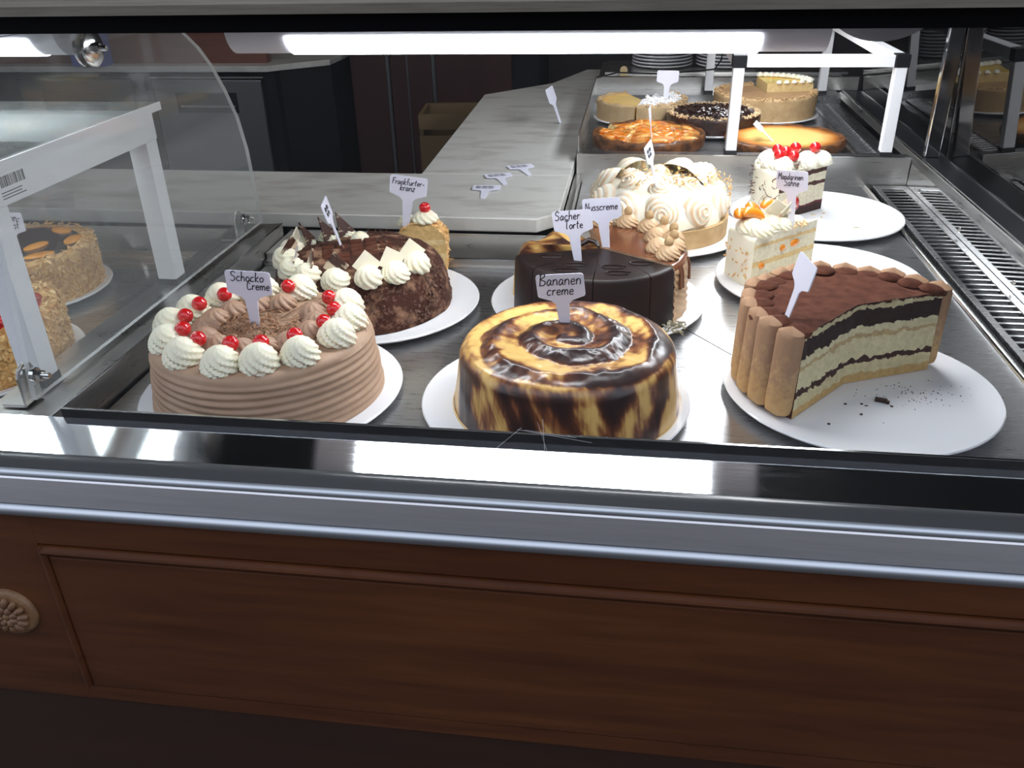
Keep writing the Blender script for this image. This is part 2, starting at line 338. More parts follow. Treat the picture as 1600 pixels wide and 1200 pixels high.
def sector(prof, a0, a1, na=32, mi=None, mi_cut=1, jit=0, wav=None, nr=16, nz=14, rows_=True):
    """solid of revolution cut to the sector a0..a1 (degrees); prof from the top centre out and down to the foot."""
    b = B(); a0, a1 = R_(a0), R_(a1); full = a1 - a0 > 2 * PI - 1e-4; p = len(prof); k = na if full else na + 1
    vs = []
    for i in range(k):
        a = a0 + (a1 - a0) * i / na
        for q, (r, z) in enumerate(prof):
            if wav: r, z = wav(a, r, z, q)
            vs.append((r * math.cos(a), r * math.sin(a), z))
    fs = []; ms = []
    for i in range(na):
        j = (i + 1) % k
        for q in range(p - 1):
            A, Bq, Cq, D = i * p + q, j * p + q, j * p + q + 1, i * p + q + 1
            fs.append((A, Cq, D) if prof[q][0] < 1e-9 else (A, Bq, Cq, D)); ms.append(mi[q] if mi else 0)
    b.add(vs, fs, ms)
    zt = prof[0][1]
    if prof[-1][0] > 0:   # base
        rb, zb = prof[-1]
        ring = [(rb * math.cos(a0 + (a1 - a0) * i / na), rb * math.sin(a0 + (a1 - a0) * i / na), zb) for i in range(k)]
        b.add(ring + ([] if full else [(0, 0, zb)]), [list(range(len(ring) + (0 if full else 1)))], mi[-1] if mi else 0)
    if not full:
        zb = prof[-1][1]
        for a, sg in ((a0, -1), (a1, 1)):
            pr = [(wav(a, r, z, q) if wav else (r, z)) for q, (r, z) in enumerate(prof)]
            # column at radius u*Rmax from base to the profile's height at that radius
            rm = max(r for r, z in pr)
            def height(r):
                best = zb
                for (r1, z1), (r3, z3) in zip(pr, pr[1:]):
                    lo, hi = min(r1, r3), max(r1, r3)
                    if lo - 1e-9 <= r <= hi + 1e-9:
                        zz = max(z1, z3) if hi - lo < 1e-7 else z1 + (z3 - z1) * (r - r1) / (r3 - r1)
                        best = max(best, zz)
                return best
            nx, ny = -math.sin(a) * sg, math.cos(a) * sg
            def outer(z):
                best = 0
                for (r1, z1), (r3, z3) in zip(pr, pr[1:]):
                    if min(z1, z3) - 1e-9 <= z <= max(z1, z3) + 1e-9:
                        best = max(best, max(r1, r3) if abs(z1 - z3) < 1e-7 else r1 + (r3 - r1) * (z - z1) / (z3 - z1))
                return best
            vs = []
            zmax = max(z for r, z in pr)
            zs = sorted(set([zb + (zmax - zb) * q / nz for q in range(nz + 1)] + [z for r, z in pr])) if rows_ else list(range(nz + 1))
            w = len(zs)
            for i in range(nr + 1):
                rc = rm * i / nr; h = height(rc * .9999)
                for q in range(w):
                    if rows_: z = zs[q]; r = outer(z) * i / nr
                    else: r = rc; z = zb + (h - zb) * q / nz
                    d = jit * (random.random() * 2 - 1.2) if (0 < i < nr and 0 < q < w - 1) else 0
                    vs.append((r * math.cos(a) + nx * d, r * math.sin(a) + ny * d, z))
            b.add(vs, [(i * w + q, (i + 1) * w + q, (i + 1) * w + q + 1, i * w + q + 1) for i in range(nr) for q in range(w - 1)], mi_cut)
    return b
def rosette(R=.018, H=.024, n=10, twist=2.2, a=.22, lev=12, ang=60, tip=True):
    b = B(); vs = []; fs = []
    for l in range(lev + 1):
        t = l / lev
        rr = R * ((1 - .16 * (1 - min(1, t * 4)) ** 2) * (1 - t ** 2.1) ** .62) if t < 1 else 0
        z = H * (t ** 1.0)
        for k in range(ang):
            th = 2 * PI * k / ang; ph = th + twist * t
            g = 1 - a * (1 - abs(math.sin(n * ph / 2)) ** .8) * (1 - t * .35)
            vs.append((rr * g * math.cos(th), rr * g * math.sin(th), z))
    for l in range(lev):
        for k in range(ang): fs.append((l * ang + k, l * ang + (k + 1) % ang, (l + 1) * ang + (k + 1) % ang, (l + 1) * ang + k))
    fs.append(list(range(ang))[::-1])
    return b.add(vs, fs)
def blob(R, sz=1, nu=14, nv=9, dent=.15):
    pr = []
    for i in range(nv + 1):
        t = PI * i / nv; r = R * math.sin(t); z = R * sz * math.cos(t)
        if i == 0: z -= R * dent; r = 0
        if i == nv: r = 0
        pr.append((r, z))
    return B().lathe(pr, nu)
def flakes(pts, size=(.006, .010), thick=.0006, curl=False, wide=.5, tilt=.9):
    """thin chips lying at random on a surface: pts = [(position, normal)]"""
    b = B()
    for p, n in pts:
        n = Vector(n).normalized(); p = Vector(p)
        t = n.orthogonal().normalized(); t.rotate(Matrix.Rotation(random.random() * 2 * PI, 3, n)); n2 = (n + t * random.uniform(-tilt, tilt)).normalized(); t = (t - n2 * t.dot(n2)).normalized(); s_ = n2.cross(t)
        L = random.uniform(*size); W = L * wide * random.uniform(.6, 1.2)
        if curl:
            k = 4; bend = random.uniform(.5, 1.6); vs = []
            for i in range(k + 1):
                u = i / k - .5; c = p + t * (u * L) + n2 * (bend * L * (.25 - u * u))
                vs += [c - s_ * W * .18, c + s_ * W * .18]
            fs = [(2 * i, 2 * i + 1, 2 * i + 3, 2 * i + 2) for i in range(k)]
            b.add(vs, fs)
        else:
            c = [p + t * L / 2, p + s_ * W / 2 + t * L * .15, p - t * L / 2, p - s_ * W / 2 - t * L * .1]
            b.add(c + [x + n2 * thick for x in c], [(0, 1, 2, 3), (4, 5, 6, 7), (0, 1, 5, 4), (1, 2, 6, 5), (2, 3, 7, 6), (3, 0, 4, 7)])
    return b
def ring_pts(n, r0, r1, z, a0=0, a1=360, nz=1):
    out = []
    for _ in range(n):
        a = R_(random.uniform(a0, a1)); r = math.sqrt(random.uniform(r0 * r0, r1 * r1)); zz = z if not isinstance(z, tuple) else random.uniform(*z)
        out.append(((r * math.cos(a), r * math.sin(a), zz), (0, 0, 1)))
    return out
def side_pts(n, r, z0, z1, a0=0, a1=360):
    out = []
    for _ in range(n):
        a = R_(random.uniform(a0, a1)); rr = r + random.uniform(0, .0008)
        out.append(((rr * math.cos(a), rr * math.sin(a), random.uniform(z0, z1)), (math.cos(a), math.sin(a), .1)))
    return out

# handwriting: each glyph is a list of pen strokes
G = {'S': (.6, [[(.5, .85), (.3, 1), (.08, .85), (.14, .6), (.4, .45), (.46, .2), (.25, 0), (.02, .1)]]),
 'c': (.48, [[(.4, .42), (.22, .5), (.05, .28), (.13, .04), (.4, .06)]]), 'h': (.48, [[(.07, 1), (.05, 0)], [(.05, .28), (.2, .48), (.34, .4), (.37, 0)]]),
 'o': (.48, [[(.24, .5), (.06, .32), (.14, .02), (.36, .12), (.38, .38), (.24, .5)]]), 'k': (.46, [[(.08, 1), (.05, 0)], [(.38, .52), (.07, .24), (.4, 0)]]),
 'r': (.38, [[(.06, .5), (.06, 0)], [(.06, .28), (.18, .48), (.34, .45)]]), 'e': (.46, [[(.06, .26), (.36, .3), (.26, .5), (.07, .34), (.13, .04), (.4, .08)]]),
 'm': (.68, [[(.05, .5), (.05, 0)], [(.05, .28), (.18, .5), (.29, .38), (.29, 0)], [(.29, .28), (.44, .5), (.55, .38), (.57, 0)]]),
 'B': (.6, [[(.1, 1), (.06, 0)], [(.0, .93), (.34, 1), (.44, .8), (.12, .54), (.48, .36), (.4, .06), (.0, .02)]]),
 'a': (.5, [[(.36, .42), (.2, .5), (.05, .22), (.16, 0), (.35, .26), (.37, .46), (.36, .1), (.46, .02)]]), 'n': (.48, [[(.05, .5), (.05, 0)], [(.05, .28), (.2, .5), (.35, .38), (.37, 0)]]),
 'T': (.52, [[(0, .93), (.5, 1)], [(.26, .97), (.22, .12), (.36, 0)]]), 't': (.4, [[(.18, .9), (.15, .12), (.3, 0)], [(.02, .56), (.34, .6)]]),
 'u': (.48, [[(.05, .5), (.07, .1), (.2, 0), (.34, .2), (.37, .5)], [(.37, .5), (.39, 0)]]), 's': (.42, [[(.34, .45), (.16, .5), (.08, .36), (.3, .2), (.28, .03), (.04, .02)]]),
 'F': (.5, [[(.1, 1), (.08, 0)], [(0, .93), (.48, 1)], [(.1, .55), (.38, .58)]]), 'z': (.44, [[(.04, .48), (.36, .5), (.05, .02), (.38, .02)]]),
 'M': (.68, [[(.04, 0), (.08, 1), (.3, .4), (.52, 1), (.58, 0)]]), 'd': (.5, [[(.36, .42), (.16, .48), (.05, .2), (.18, 0), (.36, .25)], [(.39, 1), (.38, 0)]]),
 'i': (.2, [[(.08, .5), (.08, 0)], [(.08, .7), (.1, .76)]]), 'p': (.46, [[(.05, .5), (.05, -.4)], [(.05, .35), (.2, .5), (.36, .3), (.2, 0), (.06, .1)]]),
 'f': (.4, [[(.36, .92), (.22, 1), (.14, .8), (.14, 0)], [(.02, .55), (.32, .55)]]), '-': (.42, [[(.06, .3), (.34, .32)]]), 'N': (.58, [[(.05, 0), (.08, 1), (.42, 0), (.47, 1)]]),
 'C': (.56, [[(.5, .88), (.3, 1), (.06, .6), (.1, .1), (.3, 0), (.5, .12)]]),
 'K': (.52, [[(.08, 1), (.06, 0)], [(.45, 1), (.08, .45), (.46, 0)]]), ' ': (.3, []), '~': (.9, [[(0, .25), (.12, .5), (.2, .05), (.34, .5), (.42, .1), (.55, .45), (.66, .05), (.8, .35)]])}
def smooth_line(p, k=4):
    if len(p) < 3: return [Vector((*q, 0)) for q in p]
    P = [Vector((*q, 0)) for q in p]; P = [P[0] * 2 - P[1]] + P + [P[-1] * 2 - P[-2]]; out = []
    for i in range(1, len(P) - 2):
        for j in range(k):
            t = j / k; a, b, c, d = P[i - 1:i + 3]
            out.append(.5 * (2 * b + (c - a) * t + (2 * a - 5 * b + 4 * c - d) * t * t + (3 * b - a - 3 * c + d) * t ** 3))
    out.append(P[-2]); return out
def write(b, text, x, z, size, pen=.0006, slant=.15, rise=0, y=-.0009):
    for ch in text:
        w, st = G[ch]
        for s_ in st:
            L = smooth_line(s_)
            pts = [Vector((x + (p.x + slant * p.y) * size, z + (p.y + rise * p.x) * size)) for p in L]
            vs = []; n = len(pts)
            for i, p in enumerate(pts):
                d = (pts[min(i + 1, n - 1)] - pts[max(0, i - 1)]); d = d.normalized() if d.length > 0 else Vector((1, 0)); nn = Vector((-d.y, d.x)) * pen
                vs += [(p.x - nn.x, y, p.y - nn.y), (p.x + nn.x, y, p.y + nn.y)]
            b.add(vs, [(2 * i, 2 * i + 1, 2 * i + 3, 2 * i + 2) for i in range(n - 1)])
        x += w * size
def make_label(loc, rz, tilt, label, lines, lean=0, size=1.0, group='price signs', bury=.018, group_on=True, rot=None):
    """plastic cake sign; origin where the stake enters the cake, sign reads from -y."""
    W, hz = .0265 * size, .0265 * size
    top = .068 * size; zr = top - .024 * size; zn = zr - .011 * size; c = .003 * size
    out = [(-.0042 * size, -bury), (.0042 * size, -bury), (.0052 * size, 0), (.0075 * size, zn), (.012 * size, zn + .0045 * size), (W - c * .3, zr - .002), (W, zr), (W, top - c), (W - c * .3, top - c * .3), (W - c, top),
           (-W + c, top), (-W + c * .3, top - c * .3), (-W, top - c), (-W, zr), (-W + c * .3, zr - .002), (-.012 * size, zn + .0045 * size), (-.0075 * size, zn), (-.0052 * size, 0)]
    o = obj('cake_sign', B().prism(out, 'y', -.0006, .0006), 'label_plastic', None, loc, rot if rot else (lean, tilt, rz))
    tag(o, label, 'sign', group)
    if lines:
        b = B()
        for (t, x, z, s) in lines: write(b, t, x * size, z * size, s * size)
        obj('lettering', b, 'ink', o)
    return o

# ---------------------------------------------------------------- setting
XL, XR = -1.45, .95          # ends of the display case
struct('floor', B().box(-6, 6, -4.1, 3.8, -.95, -.85), 'kitchen_floor')
struct('wall_back', B().box(-3.2, 3.2, 3.7, 3.8, -.85, 1.7), 'kitchen_wall')
struct('wall_sky_blocker', B().box(-6, 6, -4.1, -4, -.85, 2.9), 'sky_blocker')  # unseen wall added to keep bright sky out of the front glass
struct('wall_left', B().box(-3.2, -3.1, .7, 3.7, -.85, 1.7), 'kitchen_wall')
struct('wall_right', B().box(3.1, 3.2, .7, 3.7, -.85, 1.7), 'kitchen_wall')
struct('ceiling', B().box(-3.2, 3.2, .3, 3.8, 1.7, 1.8), 'kitchen_wall')

# ---------------------------------------------------------------- display case
case = thing('display_case', 'long glass fronted cake display case with steel tray and brown wooden front', 'display case', (0, 0, -.85))
def cpart(name, b, m, smooth=None, bevel=0, parent=None, loc=(0, 0, 0)):
    # geometry is given in scene coordinates; the case's own origin lies on the floor
    o = obj(name, b, m, parent or case, loc, (0, 0, 0), smooth, bevel)
    if parent is None: o.location = (loc[0], loc[1], loc[2] + .85)
    return o
cpart('carcass', B().prism([(-1.0, .66), (.94, .66), (.94, 2.60), (-.115, 2.60), (-.115, 1.24), (XL, 1.24), (XL, .66)], 'z', -.80, -.045), 'black')
# wooden front
WY = .588
cpart('top_rail', B().box(-.557, XR, WY, .64, -.0385, -.0062), 'wood')
cpart('stile', B().box(XL, -.5572, WY, .64, -.251, -.0062), 'wood')
cpart('bottom_rail', B().box(-.557, XR, WY, .64, -.251, -.231), 'wood')
pan = cpart('raised_panel', B().box(-.5495, XR, WY - .001, .64, -.2305, -.0535), 'wood', bevel=.002)
mo = [(.596, -.0410), (.590, -.0412), (.5865, -.0418), (.5825, -.0432), (.5815, -.0455), (.5825, -.0478), (.5850, -.0492), (.5858, -.0512), (.5875, -.0530), (.596, -.0530)]
cpart('panel_molding', B().prism(mo, 'x', -.552, XR), 'wood', 40)
cpart('panel_molding', B().prism([(-.5568, .596), (-.5565, WY), (-.5550, .5835), (-.5525, .5825), (-.5500, .5865), (-.5500, .596)], 'z', -.2305, -.0412), 'wood', 40)
cpart('plinth', B().box(XL, XR, WY + .002, .64, -.80, -.2515), 'wood_shaded')
# carved rosette
ros = cpart('rosette', B().lathe([(0, .006), (.022, .006), (.0265, .0055), (.0285, .003), (.029, 0)], 40, 0, Matrix.Rotation(PI / 2, 4, 'X')), 'gilt', 50, loc=(-.613, WY, -.131))
pet = None
for k, (n_, r_, L_) in enumerate(((13, .0165, .0135), (8, .0088, .0105))):
    for i in range(n_):
        a = 2 * PI * i / n_ + k * .3
        if pet is None or i == 0:
            pb = blob(1, 1, 10, 6, 0); pb.v = [(x * L_ * .5, z * .0048, y * .0038) for x, y, z in pb.v]; pet = pb.mesh('petal', 'gilt', 60)
        link('petal', pet, ros, (r_ * math.cos(a), -.0075 - .001 * k, r_ * math.sin(a)), (0, -a, 0))
bb = blob(.005, .8, 12, 7, 0); obj('boss', bb, 'gilt', ros, (0, -.008, 0), (PI / 2, 0, 0), 60)
# aluminium bumper and gasket
cpart('gasket', B().prism([(.619, .0460), (.615, .0482), (.609, .0482), (.6035, .0462), (.5995, .0444), (.5975, .0438), (.595, .0424), (.595, .030), (.64, .030), (.64, .0455)], 'x', XL, XR), 'gasket', 50)
cpart('trim_strip', B().prism([(.595, .0445), (.592, .0436), (.5900, .0412), (.5900, .0385), (.595, .0385)], 'x', XL, XR), 'aluminium_bead', 50)
alu = [(.5907, .0383), (.5893, .0365), (.5884, .0269), (.5879, .0174), (.5877, .0088), (.610, .0088), (.610, .0383)]
cpart('bumper_profile', B().prism(alu, 'x', XL, XR), 'aluminium', 30)
bead = [(.5925 + .0092 * math.cos(t), .0006 + .0073 * math.sin(t)) for t in np.linspace(PI * .5, PI * 1.5, 12)] + [(.61, -.0067), (.61, .0079)]
cpart('bumper_bead', B().prism(bead, 'x', XL, XR), 'aluminium_bead', 40)
# steel ledge behind the glass, sloping a little to the customer, and the lip of the tray well
lg = [(.6190, .0463), (.6330, .0476), (.6470, .04905), (.6610, .0506), (.6752, .0523)]
cpart('steel_ledge', B().prism(lg + [(.6752, .040), (.6190, .036)], 'x', XL, XR), 'mirror_steel', 20)
cpart('tray_lip', B().prism([(.6754, .040), (.6754, .0614), (.6772, .0618), (.6778, .040), (.6778, -.01), (.6754, -.01)], 'x', -.559, XR), 'dark_steel')
cpart('lip_edge', B().box(-.559, XR, .6750, .6776, .0618, .0624), 'bright_steel')
# tray floor in panels, mitred where the counter turns the corner
g = .0008
cpart('tray_panel', B().prism([(-.585, .679), (.362 - g, .679), (.0795 - g, 1.062), (-.058 - g, 1.248), (-.585, 1.248)], 'z', -.004, 0), 'tray_steel', bevel=.0006)
cpart('tray_panel', B().prism([(.362 + g, .679), (.463, .679), (.463, 1.30), (-.095, 1.30), (.0795 + g, 1.062)], 'z', -.004, 0), 'tray_steel', bevel=.0006)
cpart('tray_panel', B().box(-.105, .463, 1.3016, 1.781, -.004, 0), 'tray_steel', bevel=.0006)
cpart('tray_panel', B().prism([(-.0575 + g, 1.2485), (-.095 - g, 1.2995), (-.105, 1.2995), (-.105, 1.2485)], 'z', -.004, 0), 'tray_steel')
cpart('tray_panel', B().box(XL, -.672, .679, 1.25, -.004, 0), 'tray_steel')
cpart('tray_edge', B().prism([(.4585, -.003), (.4590, .003), (.4625, .0055), (.4665, .004), (.468, -.003)], 'y', .679, 1.78), 'bright_steel', 50)
# ventilation grille
gr = cpart('vent_grille', B().box(.476, .486, .679, 1.775, -.002, .006).box(.529, .541, .679, 1.775, -.002, .006).box(.486, .529, 1.752, 1.775, -.002, .006), 'grille_steel', bevel=.0008)
cpart('grille_pit', B().box(.469, .543, .679, 1.776, -.035, -.030), 'black_plastic')
sl = B().box(.4855, .5295, -.0026, .0026, .0032, .0048).mesh('slat', 'grille_steel')
for i in range(54): link('slat', sl, gr, (0, 1.742 - i * .0198, 0))
# right hand side wall, rail and dark glossy shelf
cpart('side_wall', B().prism([(.541, -.03), (.5425, .050), (.5525, .050), (.5525, -.03)], 'y', .679, 1.82), 'mirror_steel', 60)
cpart('side_rail', B().prism([(.5425, .0502), (.556, .0575), (.562, .0600), (.562, .0502)], 'y', .679, 2.55), 'wall_steel', 30)
cpart('rail_edge', B().box(.5555, .559, .679, 2.55, .0580, .0598), 'bright_steel')
cpart('rail_shelf', B().box(.562, .605, .679, 2.55, .045, .0595), 'black_plastic')
cpart('rail_edge', B().box(.605, .609, .679, 2.55, .045, .0615), 'bright_steel')
for yy in (1.22, 1.46, 1.70):
    cpart('rail_screw', B().lathe([(0, .0015), (.004, .0012), (.005, 0)], 12, 0, Matrix.Translation((.5418, yy, .018)) @ Matrix.Rotation(-PI / 2, 4, 'Y')), 'bright_steel', 50)
# left rail below the divider
cpart('left_rail', B().prism([(-.588, .0400), (-.622, .0385), (-.670, .0385), (-.670, -.004), (-.590, -.004)], 'y', .6780, 1.345), 'wall_steel', 30)
cpart('rail_edge', B().box(-.5895, -.5870, .6780, 1.345, .0395, .0408), 'bright_steel')
cpart('left_rail', B().box(-1.225, -1.175, .6790, 1.2475, .0002, .0385), 'wall_steel')
# back sill of the left tray
sil = [(1.2490, -.004), (1.2490, .006), (1.2620, .0065), (1.2620, .0160), (1.2800, .0172), (1.3740, .0185), (1.3740, -.01)]
cpart('back_sill', B().prism(sil, 'x', -.587, -.107), 'wall_steel', 20)
cpart('back_sill', B().prism(sil, 'x', XL, -.672), 'wall_steel', 20)
cpart('sill_edge', B().box(-.587, -.107, 1.2605, 1.2635, .0160, .0174), 'bright_steel')
cpart('sill_edge', B().box(-.587, -.107, 1.2475, 1.2505, .0060, .0072), 'bright_steel')
cpart('sill_edge', B().box(-.587, -.107, 1.3720, 1.3750, .0185, .0200), 'bright_steel')
# side of the well towards the marble
cpart('well_side', B().prism([(-.1068, -.004), (-.1090, .018), (-.120, .018), (-.120, -.004)], 'y', 1.2485, 1.781), 'wall_steel')
# raised back shelf: a front ledge, a sunk floor for the tarts and a back ledge
SF = .0380
cpart('step_front', B().box(-.117, .541, 1.782, 1.786, -.004, .0600), 'wall_steel')
cpart('step_ledge', B().prism([(1.786, .0598), (1.8135, .0598), (1.8135, .0300), (1.786, .0300)], 'x', -.117, .541), 'tray_steel')
cpart('step_top', B().box(-.117, .541, 1.814, 2.470, .0300, SF), 'tray_steel')
cpart('step_ledge', B().box(-.117, .541, 2.4705, 2.555, .0300, .0598), 'tray_steel')
cpart('step_edge', B().box(-.117, .541, 1.7810, 1.7845, .0600, .0615), 'bright_steel')
cpart('step_back', B().box(-.117, .60, 2.556, 2.562, .0598, .0940), 'wall_steel')
cpart('back_ledge', B().box(-.117, .60, 2.5625, 3.05, .060, .0660), 'wall_steel')
cpart('step_back_edge', B().box(-.117, .60, 2.553, 2.563, .0940, .0956), 'bright_steel')
cpart('step_side', B().prism([(-.1135, SF), (-.1150, .092), (-.1170, .092), (-.1170, SF)], 'y', 1.814, 2.556), 'wall_steel')
gr2 = cpart('vent_grille', B().box(.462, .469, 1.83, 2.46, SF, SF + .004).box(.505, .512, 1.83, 2.46, SF, SF + .004), 'grille_steel')
sl2 = B().box(.4685, .5055, -.003, .003, SF + .0002, SF + .0035).mesh('slat', 'grille_steel')
for i in range(32): link('slat', sl2, gr2, (0, 1.84 + i * .0195, 0))
# hood
cpart('hood_edge', B().prism([(.700, .4095), (.698, .4235), (1.16, .4235), (1.16, .418), (.712, .418), (.708, .4095)], 'x', XL, XR), 'black')
cpart('hood_top', B().prism([(.690, .4236), (.688, .4310), (.692, .4345), (.700, .4345), (.700, .470), (1.17, .470), (1.17, .4236)], 'x', XL, XR), 'hood_steel', 30)
cpart('hood_post', B().box(-1.42, -1.39, 1.12, 1.15, .03, .4236), 'bright_steel')
# glass
gx = [(.6065, .0480), (.6350, .170), (.6680, .290), (.7035, .4150)]
gl = [(y, z) for y, z in gx] + [(y + .005, z) for y, z in gx[::-1]]
cpart('front_glass', B().prism(gl, 'x', XL, XR), 'front_glass', 30)
scr = B()
for p, q in (((-.0879, .6187, .1014), (-.0238, .6168, .0932)), ((-.0705, .6203, .1085), (-.0600, .6132, .0782)), ((-.0841, .6191, .1033), (-.1089, .6139, .0810)), ((-.0662, .6210, .1115), (-.0632, .6125, .0751)), ((-.0813, .6186, .1012), (-.0375, .6176, .0969))):
    scr.tube([p, q], .00014, 4)
cpart('glass_scratches', scr, 'scratch')
lean = -.05
cpart('end_glass', B().prism([(.607, .0615), (.607 + lean * .36, .42), (.613 + lean * .36, .42), (.613, .0615)], 'y', .690, 1.776), 'end_glass')
cpart('end_glass', B().prism([(.607, .0615), (.607 + lean * .36, .42), (.613 + lean * .36, .42), (.613, .0615)], 'y', 1.790, 2.545), 'end_glass')
cpart('glass_edge', B().prism([(.606, .0615), (.606 + lean * .36, .42), (.614 + lean * .36, .42), (.614, .0615)], 'y', 1.7765, 1.781), 'bright_steel')
cpart('end_post', B().box(.566, .594, 1.785, 1.800, .0598, .418), 'mirror_steel', bevel=.002)
cpart('end_panel', B().box(.66, .68, .72, 2.56, .02, .42), 'black')

# ---------------------------------------------------------------- lamps (half-round housings hung below the hood)
def lamp(x0, x1, e0, e1, y, zc, r, label):
    t = thing('fluorescent_lamp', label, 'lamp', (x0, y, zc))
    hp = [(r * math.cos(a), r * math.sin(a)) for a in np.linspace(PI, 2 * PI, 24)]
    def seg(a0, a1, u0, u1, rr): return [(rr * math.cos(a), rr * math.sin(a)) for a in np.linspace(a0, a1, 16)]
    obj('housing', B().prism(hp + [(r, .026), (-r, .026)], 'x', .0, x1 - x0), 'lamp_white', t, smooth=35)
    s = seg(PI * 1.12, PI * 1.72, 0, 0, r + .0012) + seg(PI * 1.12, PI * 1.72, 0, 0, r + .0003)[::-1]
    obj('tube_cover', B().prism(s, 'x', e0 - x0, e1 - x0), 'tube', t, smooth=35)
    return t
lamp(-.444, .188, -.377, .121, .97, .391, .031, 'long bright fluorescent lamp under the hood above the two front cakes')
lt = lamp(-1.40, -.640, -1.35, -.672, .962, .391, .031, 'fluorescent lamp ending at the acrylic divider above the left tray')
# lamp along the right arm of the counter
t = thing('fluorescent_lamp', 'half round lamp seen end on above the right arm of the case', 'lamp', (.256, 1.03, .424))
hp = [(.070 * math.cos(a), .062 * math.sin(a)) for a in np.linspace(PI, 2 * PI, 28)]
obj('end_cap', B().prism(hp, 'y', 0, .004), 'lamp_grey', t, smooth=35)
obj('diffuser', B().prism([(x * .96, z * .96) for x, z in hp], 'y', .0045, 1.15), 'tube_side', t, smooth=35)
obj('housing', B().box(-.070, .070, .0, 1.15, -.0045, -.0002) if False else B().box(-.070, .070, .0, 1.15, -.0003, -.0001), 'lamp_white', t)

# ---------------------------------------------------------------- acrylic divider
dv = thing('acrylic_divider', 'clear acrylic divider with curved back edge bolted to the left rail', 'divider', (-.62, .70, .04))
arc = [(.671, .046), (.7135, .395), (1.15, .392), (1.186, .360), (1.222, .336), (1.253, .307), (1.282, .268), (1.309, .222), (1.324, .170), (1.334, .046)]
arc = [(.716, .046), (.722, .10), (.742, .25), (.762, .395)] + arc[2:]
obj('pane', B().prism([(y - .70, z - .04) for y, z in arc], 'x', -.003, .003, [0, 0] + [1] * len(arc)), ['acrylic', 'acrylic_edge'], dv)
def bolt(parent, y, z, r=.015, big=False):
    Mx = Matrix.Translation((0, y - .70, z - .04)) @ Matrix.Rotation(PI / 2, 4, 'Y')
    b = obj('bolt_washer', B().lathe([(0, .0075), (r * .9, .0075), (r, .0065), (r, .0035)], 28, 0, Mx).lathe([(r, -.0035), (r, -.0065), (r * .9, -.0075), (0, -.0075)], 28, 0, Mx), 'bright_steel', parent, smooth=40)
    obj('hex_nut', B().lathe([(0, .0145), (.0055, .0145), (.0062, .0135), (.0062, .0075)], 6, 0, Mx), 'bright_steel', b)
    obj('bolt_shank', B().lathe([(0, .022), (.003, .022), (.0035, .021), (.0035, .0145)], 12, 0, Mx), 'bright_steel', b, smooth=40)
bolt(dv, .962, .367, .020)
for y0, z0 in ((.722, .073), (1.262, .073)):
    br = obj('bracket', B().prism([(y0 - .714, .0), (y0 - .686, .0), (y0 - .686, .034), (y0 - .690, .043), (y0 - .700, .047), (y0 - .710, .043), (y0 - .714, .034)], 'x', -.0075, -.0045).box(-.033, -.0045, y0 - .714, y0 - .686, 0, .003), 'wall_steel', dv, bevel=.0006)
    bolt(br, y0, z0, .0085)

# ---------------------------------------------------------------- stands
def stand(name, label, x0, x1, y0, y1, z0, ztop, w, mats=('white_paint', 'rubber'), shelf=False, beam=.02):
    t = thing(name, label, 'stand', (x0, y0, z0)); dx, dy, H = x1 - x0, y1 - y0, ztop - z0
    for px_ in (0, dx):
        for py_ in (0, dy):
            l = obj('leg', B().box(px_ - w / 2, px_ + w / 2, py_ - w / 2, py_ + w / 2, .008, H - beam), mats[0], t, bevel=.0012)
            part_label(obj('foot', B().box(px_ - w / 2 - .001, px_ + w / 2 + .001, py_ - w / 2 - .001, py_ + w / 2 + .001, 0, .009), mats[1], l), 'black rubber foot')
    return t, dx, dy, H
t, dx, dy, H = stand('shelf_stand', 'white metal stand with dark corner joints over the tarts on the raised shelf', .194, .494, 1.800, 2.50, .0598, .250, .0215, beam=.022)
for yy in (0, dy): obj('cross_bar', B().box(.014, dx - .014, yy - .011, yy + .011, H - .022, H - .0005), 'white_paint', t, bevel=.0012)
for xx in (0, dx):
    obj('side_bar', B().box(xx - .011, xx + .011, .014, dy - .014, H - .022, H - .0005), 'white_paint', t, bevel=.0012)
    for yy in (0, dy): part_label(obj('corner_joint', B().box(xx - .0135, xx + .0135, yy - .0135, yy + .0135, H - .0225, H + .001), 'black_plastic', t, bevel=.0015), 'black corner joint')
cb = [(.010, dy - .012, H - .004), (.022, dy - .02, H - .02), (.03, dy - .02, H - .06), (.026, dy - .02, H - .1), (.012, dy - .012, H - .125), (-.03, dy - .01, H - .13), (-.14, dy - .012, H - .137), (-.25, dy - .012, H - .134), (-.31, dy, H - .150)]
part_label(obj('cable', B().tube(cb, .0022, 6), 'black_plastic', t, smooth=60), 'thin black power cable')
t, dx, dy, H = stand('shelf_stand', 'white stand with a clear glass shelf in the left tray', -1.20, -.648, .768, 1.075, .0385, .284, .027, shelf=True, beam=.046)
for xx in (0, dx): obj('side_beam', B().box(xx - .0145, xx + .0145, -.05, dy + .014, H - .046, H - .009), 'white_paint', t, bevel=.001)
obj('cross_beam', B().box(.0145, dx - .0145, dy - .014, dy + .014, H - .046, H - .010), 'white_paint', t, bevel=.001)
sh_ = obj('glass_shelf', B().box(-.02, dx + .022, -.055, dy + .022, H - .0088, H), ['shelf_glass'], t)
obj('shelf_edge', B().box(dx + .0222, dx + .0245, -.055, dy + .022, H - .0095, H + .0005), 'white_paint', t)
st = obj('barcode_sticker', B().box(dx + .0146, dx + .0149, .0, .058, H - .042, H - .014), 'white_paint', t)
bcb = B()
yy = .010
while yy < .046:
    w = random.choice((.0008, .0014, .0022)); bcb.box(dx + .0149, dx + .0151, yy, yy + w, H - .028, H - .017); yy += w + random.choice((.0009, .0016))
